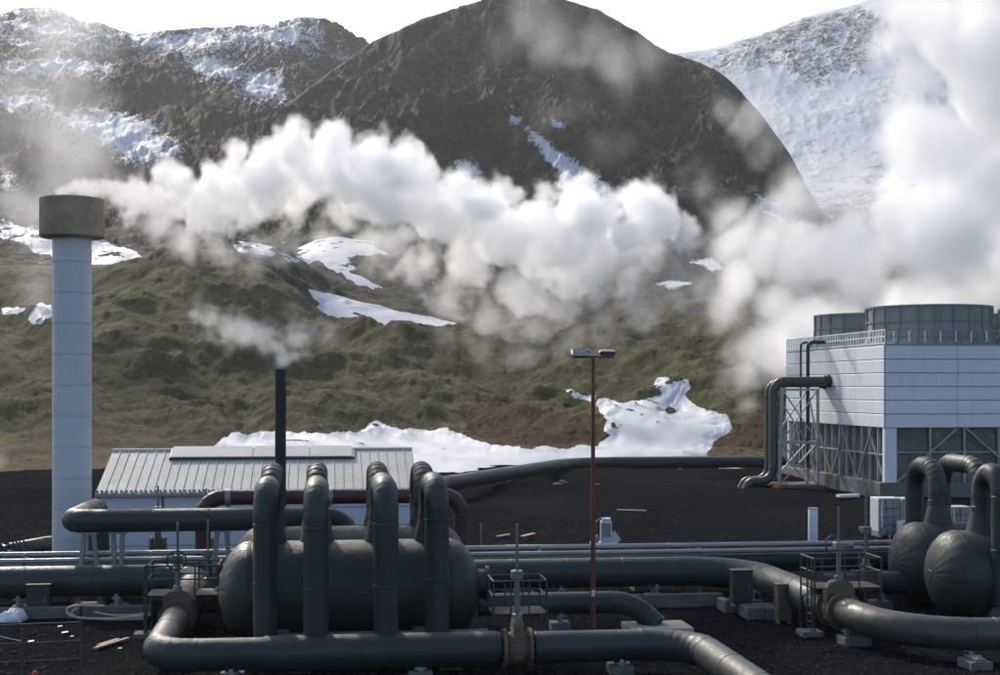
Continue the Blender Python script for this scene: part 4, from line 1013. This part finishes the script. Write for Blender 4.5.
MB().box(mc + ZX * 1.42 + Vector((.12, .1, 0)), (.5, .5, .16)).build('lid', M_tarp, t, 0, bevel=.03)
# rubble, boards, scraps
def rock(c, s, label, rs_):
    import bmesh
    bm = bmesh.new(); bmesh.ops.create_icosphere(bm, subdivisions=1, radius=1.0)
    for v in bm.verts: v.co = Vector((v.co.x * s[0], v.co.y * s[1], v.co.z * s[2])) * rs_.uniform(.72, 1.2)
    me = bpy.data.meshes.new('lava_boulder'); bm.to_mesh(me); bm.free(); me.materials.append(M_rockd)
    o = link_mesh('lava_boulder', me, None, None, Vector(c) + ZX * (s[2] * .45)); o.rotation_euler = (0, 0, rs_.uniform(0, 6)); return tag(o, label, 'rock', 'dark boulders heaped on the gravel')
r2 = np.random.RandomState(3)
for i in range(11): rock(gp(524 + 3.8 * i, 493 - (i % 3) * 2.2) + ZX * .25, (r2.uniform(.35, .8), r2.uniform(.4, .7), r2.uniform(.3, .6)), ['leftmost', 'second', 'third', 'fourth', 'fifth', 'sixth', 'seventh', 'eighth', 'ninth', 'tenth', 'rightmost'][i] + ' black lava boulder from the left in the heap left of the mast', r2)
def board(px0, py0, px1, py1, w, label, mat=None, h=.06):
    p, q = gp(px0, py0), gp(px1, py1); m = MB().bar(p + ZX * .10, q + ZX * .10, w, h); return solo('board', label, 'board', m, mat or M_wood, 'loose boards lying about')
board(95, 651, 128, 641, .14, 'long pale board lying on the gravel at lower left'); board(99, 648, 118, 642, .16, 'shorter pale board beside the long one at lower left')
board(617, 511, 646, 512, .25, 'tan plank on the far gravel right of the mast'); board(566, 484, 599, 485.5, .3, 'pale plank on the gravel below the pipeline', M_pad); board(497, 538, 509, 536, .22, 'small pale board behind the left tank'); board(522, 538, 534, 535, .25, 'tan board on the brown soil behind the tank')
board(505, 547, 552, 547, .12, 'thin pale lath on the gravel behind the silver pipes', M_pad)
board(776, 488, 812, 485, .7, 'orange plank at the foot of the steel trestle', M_orange, .35); board(838, 497, 858, 496.5, .6, 'white slab lying on the gravel before the tower', M_tarp, .2); board(722, 469, 738, 470, .9, 'pale sheet lying left of the tower pipes', M_tarp, .2)
board(590, 479, 596, 479, .5, 'short pale offcut beside the pipeline', M_pad); board(618, 497, 622, 497, .4, 'tiny pale scrap on the far gravel', M_tarp)
for i, (x, y, s) in enumerate(((60, 627, .16), (65, 633, .22), (31, 642, .20), (72, 637, .11), (120, 649, .12))):
    q = gp(x, y); tag(MB().box(q + ZX * .035, (s, s * .6, .015), Vector((.9, .3, .1)).normalized(), Vector((-.3, .9, .1)).normalized(), ZX).build('paper_scrap', M_tarp, None, 0), ('white paper scrap nearest the left wall', 'larger white scrap below the hose loops', 'white scrap beside the left fence post', 'small scrap right of the larger white scrap', 'scrap at the end of the pale boards')[i], 'scrap', 'scraps on the gravel')
# crumpled white sheet
def sheet(c, L, W, hgt, label, ax=Vector((1, 0, 0))):
    ay = ZX.cross(ax); n, k = 26, 18; U, V = np.meshgrid(np.linspace(-1, 1, n), np.linspace(-1, 1, k))
    e = np.clip(1 - np.maximum(abs(U), abs(V)) ** 4, 0, 1); Zz = .02 + hgt * e * (.25 + 1.0 * fbm2(U * 1.8 + 4, V * 2.2, 4, .6, seed=140, mode='ridge')) * np.clip(.6 + .6 * U, .2, 1)
    c = Vector(c); Xx = c.x + (ax.x * U * L + ay.x * V * W); Yy = c.y + (ax.y * U * L + ay.y * V * W)
    o = grid_mesh('crumpled_sheet', Xx, Yy, Zz, M_tarp); sm = o.modifiers.new('solid', 'SOLIDIFY'); sm.thickness = .01; return tag(o, label, 'tarp')
sheet(gp(5, 621), .75, .45, .55, 'crumpled white plastic sheet at the left edge')
# hoses
def hose(label, pts, r=.05):
    P_ = [at(x, y, 52.0 - .15 * (k % 2)) for k, (x, y) in enumerate(pts)]
    for v_ in P_: v_.z = max(v_.z, r + .02); q = []
    for i in range(len(P_) - 1):
        a = P_[max(i - 1, 0)]; b = P_[i]; c = P_[i + 1]; d = P_[min(i + 2, len(P_) - 1)]
        for j in range(6):
            f = j / 6; m0 = (c - a) * .5; m1 = (d - b) * .5
            q.append((2 * f**3 - 3 * f**2 + 1) * b + (f**3 - 2 * f**2 + f) * m0 + (-2 * f**3 + 3 * f**2) * c + (f**3 - f**2) * m1)
    q.append(P_[-1]); return solo('hose', label, 'hose', MB().rings(q, r, 8), M_hose, 'pale hoses on the ground', 60)
hose('outer loop of pale hose on the ground at left', [(150, 615), (120, 618), (90, 619), (72, 616), (67, 610), (74, 606), (92, 605.5), (105, 606)])
hose('inner loop of pale hose on the ground at left', [(148, 619), (118, 621), (88, 620), (76, 617), (72, 612), (78, 608)])
hose('straight pale hose end beside the hose loops', [(95, 612), (112, 615), (132, 615), (150, 613)], .035)
# fence at lower left
def fpost(px, py, D): q = at(px, py, D); return Vector((q.x, q.y, 0)), q.z
f0, fz = fpost(81, 620, 38.5); f1, fz1 = fpost(22, 630, 36.5); f2, fz2 = fpost(-60, 626, 37.5)
t = thing('wire_fence', 'thin grey wire fence with tubular posts at lower left corner', 'fence', f0)
for p, z in ((f0, fz), (f1, fz1), (f2, fz2)): MB().rings([p - ZX * .1, p + ZX * z, p + ZX * (z + .04)], [.035, .035, .02], 12).build('post', M_rail, t, 30)
MB().cyl(f0 + ZX * (fz - .05), f2 + ZX * (fz2 - .03), .014, 8).build('top_wire', M_rail, t, 30)
MB().cyl(f1 + ZX * (fz1 - .3), f2 + ZX * (fz2 + .05), .02, 8).build('brace_rail', M_rail, t, 30)
for k in range(3): MB().cyl(f0 + ZX * (fz - .55 - .5 * k), f2 + ZX * (fz2 - .55 - .5 * k), .004, 5).build('wire', M_rail, t, 30)
q = gp(35, 676); m = MB(); m.rings([q, q + ZX * .1, q + ZX * .15, q + ZX * .17], [.09, .09, .05, .02], 14); c_ = m.build('red_cap', mat_plain('red_plastic', (.45, .03, .03), (.5, .05, .04), .5), None, 30); tag(c_, 'small red plastic cap on the ground by the fence', 'cap')
# stair with handrail behind the silver pipes at far left
s0 = at(2, 556, 60); s1 = at(34, 556, 60); t = thing('steel_stair', 'dark steel stair with sloping handrail at the far left', 'stair', (s0.x, s0.y, 0))
s0.z = s1.z = 0; hl = 3.0
for s in (-1, 1):
    d_ = Vector((0, s * .4, 0)); MB().bar(s0 + d_ + ZX * 2.0, s1 + d_ + ZX * .2, .07, .2).build('stringer', M_rail, t, 0)
    MB().cyl(s0 + d_ + ZX * 3.1, s1 + d_ + ZX * 1.3, .035, 8).build('handrail', M_rail, t, 30)
    for f in (0, .45, .95):
        q = s0.lerp(s1, f) + d_; MB().cyl(q, q + ZX * (3.1 - 1.8 * f), .035, 8).build('post', M_rail, t, 30)
for k in range(8):
    q = s0.lerp(s1, (k + .5) / 8) + ZX * (2.0 - 1.8 * (k + .5) / 8); MB().box(q, (.18, .76, .04)).build('tread', M_galv, t, 0)
# thin marker stakes
for (x, y, hh, lb) in ((481, 553, 1.6, 'thin grey stake behind the left tank end'), (890, 560, 1.2, 'thin stake beside the farther right tank')):
    q = gp(x, y); solo('stake', lb, 'stake', MB().cyl(q, q + ZX * hh, .04, 8), M_galv, smooth=30)
# loose stones over the gravel: one mass
def stones(n):
    r3 = np.random.RandomState(12); ico = []
    base = np.array([(1, 0, 0), (-1, 0, 0), (0, 1, 0), (0, -1, 0), (0, 0, 1), (0, 0, -1)], float); fc = np.array([(0, 2, 4), (2, 1, 4), (1, 3, 4), (3, 0, 4), (2, 0, 5), (1, 2, 5), (3, 1, 5), (0, 3, 5)])
    D = 40 + 58 * r3.rand(n) ** 1.6; x = (r3.rand(n) * 1120 - 560) / F * D; s = .018 + .055 * r3.rand(n) ** 4 + .03 * (D > 62) * r3.rand(n) ** 2
    V = base[None] * (s[:, None, None] * (.6 + .8 * r3.rand(n, 6, 1))); ang = r3.rand(n) * 6.3; ca, sa = np.cos(ang)[:, None], np.sin(ang)[:, None]
    Vx = V[..., 0] * ca - V[..., 1] * sa + x[:, None]; Vy = V[..., 0] * sa + V[..., 1] * ca + D[:, None]; Vz = V[..., 2] * .7 + .02
    co = np.stack([Vx, Vy, Vz], -1).reshape(-1, 3); f = (fc[None] + (np.arange(n) * 6)[:, None, None]).reshape(-1)
    me = bpy.data.meshes.new('gravel_stones'); me.vertices.add(len(co)); me.vertices.foreach_set('co', co.astype(np.float32).ravel()); me.loops.add(len(f)); me.loops.foreach_set('vertex_index', f.astype(np.int32)); me.polygons.add(len(f) // 3); me.polygons.foreach_set('loop_start', np.arange(0, len(f), 3, dtype=np.int32)); me.update(calc_edges=True)
    o = link_mesh('gravel_stones', me, mat_plain('loose_stone', (.012, .012, .013), (.030, .030, .031), .95, 0, 3.0), None); tag(o, 'loose dark stones strewn over the black gravel', 'gravel', kind='stuff')
stones(26000)

# ================================================================= steam
def mat_steam(name, dens, aniso=.25, step=3.0, colr=(1, 1, 1)):
    t = NT(name)
    a = t.add('ShaderNodeAttribute', attribute_name='density').outputs['Fac']
    v = t.add('ShaderNodeVolumePrincipled'); v.inputs['Color'].default_value = (*colr, 1); v.inputs['Density Attribute'].default_value = ''
    t.put(v.inputs['Density'], t.math('MULTIPLY', a, dens)); v.inputs['Anisotropy'].default_value = aniso
    t.l.new(v.outputs[0], t.out.inputs['Volume']); t.m.cycles.volume_step_rate = step
    return t.m
def steam(name, label, puffs, voxel, mat, freq=.5, billow=.45, wisp=.35, seed=0.0, fine=.7):
    """puffs: rows of (x, y, z, radius, density, softness); the density field is voxelised by geometry nodes"""
    pf = np.array(puffs); lo = (pf[:, :3] - pf[:, 3:4] * 1.35).min(0); hi = (pf[:, :3] + pf[:, 3:4] * 1.35).max(0)
    org = Vector(((lo[0] + hi[0]) / 2, (lo[1] + hi[1]) / 2, lo[2]))
    me = bpy.data.meshes.new(name); me.vertices.add(len(pf)); me.vertices.foreach_set('co', (pf[:, :3] - np.array(org)).astype(np.float32).ravel())
    for k, i in (('rad', 3), ('den', 4), ('soft', 5)):
        a = me.attributes.new(k, 'FLOAT', 'POINT'); a.data.foreach_set('value', pf[:, i].astype(np.float32))
    me.update(); me.materials.append(mat)
    o = link_mesh(name, me, mat, None, org); tag(o, label, 'steam', kind='stuff')
    g = bpy.data.node_groups.new(name, 'GeometryNodeTree'); N = g.nodes; L = g.links
    g.interface.new_socket('Geometry', in_out='INPUT', socket_type='NodeSocketGeometry'); g.interface.new_socket('Geometry', in_out='OUTPUT', socket_type='NodeSocketGeometry')
    gi = N.new('NodeGroupInput'); go = N.new('NodeGroupOutput')
    def m(op, a, b=0.0, c=0.0):
        nd = N.new('ShaderNodeMath'); nd.operation = op
        for s_, v in zip(nd.inputs, (a, b, c)):
            if isinstance(v, bpy.types.NodeSocket): L.new(v, s_)
            else: s_.default_value = v
        return nd.outputs[0]
    def vm(op, a, b):
        nd = N.new('ShaderNodeVectorMath'); nd.operation = op
        for s_, v in zip(nd.inputs, (a, b)):
            if isinstance(v, bpy.types.NodeSocket): L.new(v, s_)
            else: s_.default_value = v
        return nd.outputs['Value'] if op in ('LENGTH', 'DISTANCE') else nd.outputs[0]
    def noise(vec, scale, detail, rough, out=0, norm=True):
        nd = N.new('ShaderNodeTexNoise'); L.new(vec, nd.inputs['Vector']); nd.inputs['Scale'].default_value = scale
        nd.inputs['Detail'].default_value = detail; nd.inputs['Roughness'].default_value = rough; nd.normalize = norm
        return nd.outputs[out]
    pos = N.new('GeometryNodeInputPosition').outputs[0]
    ps = vm('ADD', pos, (seed * 13.1, seed * 7.7, seed * 3.3))
    amp = float(np.median(pf[:, 3]))
    pw = pos
    for fr, am, dt in ((freq * .4, 2.2, 1), (freq * 1.3, .75, 2)):
        wv = vm('SUBTRACT', noise(ps, fr, dt, .5, 1), (.5, .5, .5))
        sc_ = N.new('ShaderNodeVectorMath'); sc_.operation = 'SCALE'; L.new(wv, sc_.inputs[0]); sc_.inputs[3].default_value = amp * am
        pw = vm('ADD', pw, sc_.outputs[0])
    sn = N.new('GeometryNodeSampleNearest'); sn.domain = 'POINT'; L.new(gi.outputs[0], sn.inputs[0]); L.new(pw, sn.inputs['Sample Position'])
    def samp(dt, src):
        s_ = N.new('GeometryNodeSampleIndex'); s_.data_type = dt; s_.domain = 'POINT'; L.new(gi.outputs[0], s_.inputs[0]); L.new(src, s_.inputs['Value']); L.new(sn.outputs[0], s_.inputs['Index'])
        return s_.outputs[0]
    def named(k):
        nd = N.new('GeometryNodeInputNamedAttribute'); nd.data_type = 'FLOAT'; nd.inputs[0].default_value = k; return nd.outputs[0]
    cpos = samp('FLOAT_VECTOR', N.new('GeometryNodeInputPosition').outputs[0]); rad = samp('FLOAT', named('rad')); den = samp('FLOAT', named('den')); soft = samp('FLOAT', named('soft'))
    d = vm('DISTANCE', pw, cpos)
    e = m('SUBTRACT', 1.0, m('DIVIDE', d, rad))                                    # 1 at the core, 0 at the rim
    b1 = noise(ps, freq, 2, .5); bl = m('ABSOLUTE', m('MULTIPLY', m('SUBTRACT', b1, .5), 3.0))
    b2 = noise(ps, freq * 2.4, 2, .5); bl2 = m('ABSOLUTE', m('MULTIPLY', m('SUBTRACT', b2, .5), 3.0))
    b3 = noise(ps, freq * 1.7, 4, .65)
    e = m('ADD', e, m('MULTIPLY', m('SUBTRACT', bl, .28), billow))
    e = m('ADD', e, m('MULTIPLY', m('SUBTRACT', bl2, .28), billow * .5))
    e = m('ADD', e, m('MULTIPLY', m('SUBTRACT', b3, .5), m('MULTIPLY', soft, wisp * 4.0)))
    b4 = noise(ps, freq * 4.5, 4, .62)
    e = m('ADD', e, m('MULTIPLY', m('SUBTRACT', b4, .5), fine))
    f = m('DIVIDE', e, soft); f = m('MINIMUM', m('MAXIMUM', f, 0.0), 1.0)
    f = m('MULTIPLY', m('MULTIPLY', f, f), m('SUBTRACT', 3.0, m('MULTIPLY', f, 2.0)))
    dens = m('MULTIPLY', f, den)
    vc = N.new('GeometryNodeVolumeCube'); L.new(dens, vc.inputs['Density'])
    vc.inputs['Min'].default_value = tuple(lo - np.array(org)); vc.inputs['Max'].default_value = tuple(hi - np.array(org))
    res = np.maximum(8, ((hi - lo) / voxel).astype(int))
    for k, r_ in zip(('Resolution X', 'Resolution Y', 'Resolution Z'), res): vc.inputs[k].default_value = int(r_)
    sm = N.new('GeometryNodeSetMaterial'); L.new(vc.outputs[0], sm.inputs[0]); sm.inputs['Material'].default_value = mat
    L.new(sm.outputs[0], go.inputs[0])
    md = o.modifiers.new('steam', 'NODES'); md.node_group = g
    print('STEAM', name, res, int(np.prod(res)))
    return o
def puff(px, py, D, rpx, den=1.0, soft=.25):
    c = at(px, py, D); return (c.x, c.y, c.z, rpx * D / F, den, soft)
rs = np.random.RandomState(5)
# the chimney's plume
pl = []
key = [(58, 192, 66, 9), (74, 192, 66, 13), (96, 192, 66.3, 18), (125, 193, 67, 28), (160, 196, 67.5, 36), (195, 198, 68, 42), (235, 192, 68.5, 46), (275, 180, 69, 52), (320, 180, 70, 54), (365, 184, 71, 56), (405, 197, 72, 60), (445, 217, 73, 56), (490, 228, 74, 56), (535, 245, 75, 68), (585, 248, 76, 66), (630, 238, 77, 56), (658, 226, 78, 40)]
for i, (x, y, D, r) in enumerate(key):
    pl.append(puff(x, y, D, r, 1.0, .42))
    if i + 1 < len(key):
        x2, y2, D2, r2_ = key[i + 1]; pl.append(puff((x + x2) / 2, (y + y2) / 2, (D + D2) / 2, (r + r2_) / 2, 1.0, .42))
    if i > 3:
        for k in range(4):
            a = rs.uniform(0, 2 * math.pi); rr = r * rs.uniform(.40, .60); up_ = math.sin(a) < .25
            pl.append(puff(x + math.cos(a) * r * .62, y + math.sin(a) * r * .62, D + rs.uniform(-.7, .3) * r / 20, rr, 1.0 if up_ else .55, .38 if up_ else .9))
for (x, y, r, dn, sf) in [(180, 236, 24, .30, 1), (215, 240, 24, .25, 1), (330, 243, 28, .3, 1), (420, 268, 36, .45, .8), (455, 296, 40, .35, 1), (490, 320, 38, .25, 1.1), (530, 325, 38, .22, 1.1), (520, 288, 44, .5, .8), (560, 298, 40, .4, .9), (600, 285, 36, .35, 1), (640, 272, 30, .28, 1), (470, 262, 44, .6, .7), (480, 346, 30, .16, 1.2), (530, 352, 28, .14, 1.2), (680, 250, 34, .34, 1.2), (698, 285, 38, .26, 1.3), (655, 300, 38, .28, 1.2), (620, 320, 34, .2, 1.3), (700, 245, 36, .26, 1.3), (575, 335, 32, .13, 1.3), (450, 330, 30, .12, 1.3), (380, 255, 34, .22, 1.2), (290, 240, 30, .22, 1.2), (140, 225, 22, .16, 1.2), (250, 243, 28, .2, 1.2)]:
    pl.append(puff(x, y, 74, r, dn, sf))
steam('chimney_plume', 'thick white steam plume drifting right from the tall chimney', pl, .14, mat_steam('steam_dense', 1.15, .3, 3.0), freq=.42, billow=.70, wisp=.55, fine=1.0)
# the cooling tower's cloud
pl = [puff(x, y, D, r, dn, sf) for (x, y, r, D, dn, sf) in [(960, 240, 80, 130, 1, .8), (1040, 200, 110, 132, 1, .7), (940, 160, 70, 135, .9, .9), (1000, 90, 110, 136, 1, .8), (1010, -20, 120, 140, 1, .8), (1100, 80, 120, 135, 1, .7), (915, 60, 50, 140, .6, 1), (920, -20, 60, 142, .5, 1), (890, 225, 68, 136, .9, .9), (905, 130, 60, 138, .8, 1), (890, 20, 45, 142, .5, 1.1), (960, 40, 70, 138, 1, .8), (960, 310, 60, 140, 1, .8), (850, 265, 70, 138, .8, .9), (805, 265, 62, 140, .7, 1), (765, 262, 56, 140, .6, 1), (728, 245, 48, 140, .7, 1), (712, 220, 36, 140, .6, 1), (735, 300, 44, 141, .6, 1), (790, 215, 44, 140, .5, 1.1), (790, 325, 52, 142, .6, 1), (760, 350, 36, 142, .5, 1), (745, 385, 28, 142, .6, 1.1), (755, 410, 20, 142, .4, 1.1), (830, 340, 60, 146, .8, .9), (830, 215, 52, 140, .45, 1.1), (900, 310, 50, 140, .9, .8), (1000, 280, 70, 136, 1, .7), (1080, 290, 60, 134, 1, .7)]]
steam('tower_cloud', 'broad pale steam cloud rising behind and above the cooling tower', pl, .45, mat_steam('steam_cloud', .65, .3, 2.0), freq=.12, billow=.28, wisp=.4, seed=1, fine=.45)
# wisp from the black flue
pl = [puff(x, y, D, r, dn, sf) for (x, y, r, D, dn, sf) in [(281, 366, 5, 60, 1, .5), (287, 358, 9, 60.3, 1, .7), (296, 350, 12, 60.6, .8, .9), (284, 345, 16, 61, .8, 1), (262, 341, 24, 61.5, .6, 1), (238, 335, 27, 62, .5, 1), (214, 325, 24, 62.5, .4, 1.1), (200, 312, 18, 63, .3, 1.2), (295, 328, 24, 62.5, .35, 1.2), (322, 330, 18, 63, .3, 1.2)]]
steam('flue_wisp', 'small wispy steam puff curling off the black flue', pl, .13, mat_steam('steam_wisp', 1.2, .35, 2.0), freq=.7, billow=.9, wisp=.7, seed=2)
# drifting shreds over the hills
pl = [puff(x, y, D, r, dn, sf) for (x, y, r, D, dn, sf) in [(735, 120, 34, 150, 1, 1.1), (765, 150, 28, 150, .9, 1.1), (715, 105, 22, 150, .8, 1.2), (790, 175, 30, 150, .8, 1.2), (690, 195, 26, 150, .5, 1.2), (700, 285, 30, 150, .7, 1.2), (660, 300, 26, 150, .6, 1.2), (640, 330, 24, 150, .4, 1.2)]]
steam('drifting_steam', 'loose shred of steam before the right shoulder of the middle hill', pl, .5, mat_steam('steam_shred', .10, .35, 2.0), freq=.10, billow=1.1, wisp=.9, seed=3)
pl = [puff(x, y, 300, r, dn, sf) for (x, y, r, dn, sf) in [(560, 40, 60, 1, 1.2), (600, 70, 50, 1, 1.2), (530, 10, 50, .8, 1.2), (560, 110, 45, .8, 1.2), (640, 60, 40, .7, 1.2), (590, 150, 40, .5, 1.2), (480, 40, 40, .5, 1.2)]]
steam('drifting_steam', 'thin veil of steam before the top of the middle hill', pl, 1.6, mat_steam('steam_veil', .030, .35, 2.0), freq=.03, billow=1.1, wisp=.9, seed=4)
pl = [puff(x, y, 280, r, dn, sf) for (x, y, r, dn, sf) in [(0, 230, 60, 1, 1.2), (60, 170, 60, .8, 1.2), (130, 190, 50, .7, 1.2), (60, 60, 70, .6, 1.2), (-20, 120, 70, .7, 1.2), (30, 290, 40, .6, 1.2)]]
steam('drifting_steam', 'thin veil of steam before the left mountain', pl, 1.6, mat_steam('steam_veil_left', .045, .3, 2.0), freq=.03, billow=1.1, wisp=.9, seed=5)
pl = [puff(x, y, 100, r, dn, sf) for (x, y, r, dn, sf) in [(-8, 455, 20, 1, 1.1), (-4, 435, 16, .7, 1.2), (-20, 470, 20, 1, 1.1)]]
steam('drifting_steam', 'small puff of steam at the left edge above the gravel', pl, .25, bpy.data.materials['steam_shred'], freq=.3, billow=.6, wisp=.5, seed=6)
# thin backlit air
t = NT('haze'); v = t.add('ShaderNodeVolumePrincipled'); v.inputs['Color'].default_value = (.96, .97, 1, 1); v.inputs['Density'].default_value = .00008; v.inputs['Anisotropy'].default_value = .45
t.l.new(v.outputs[0], t.out.inputs['Volume'])
hz = MB().box((0, 700, 229), (3200, 1700, 462)).build('haze', t.m, None, 0); tag(hz, kind='stuff')
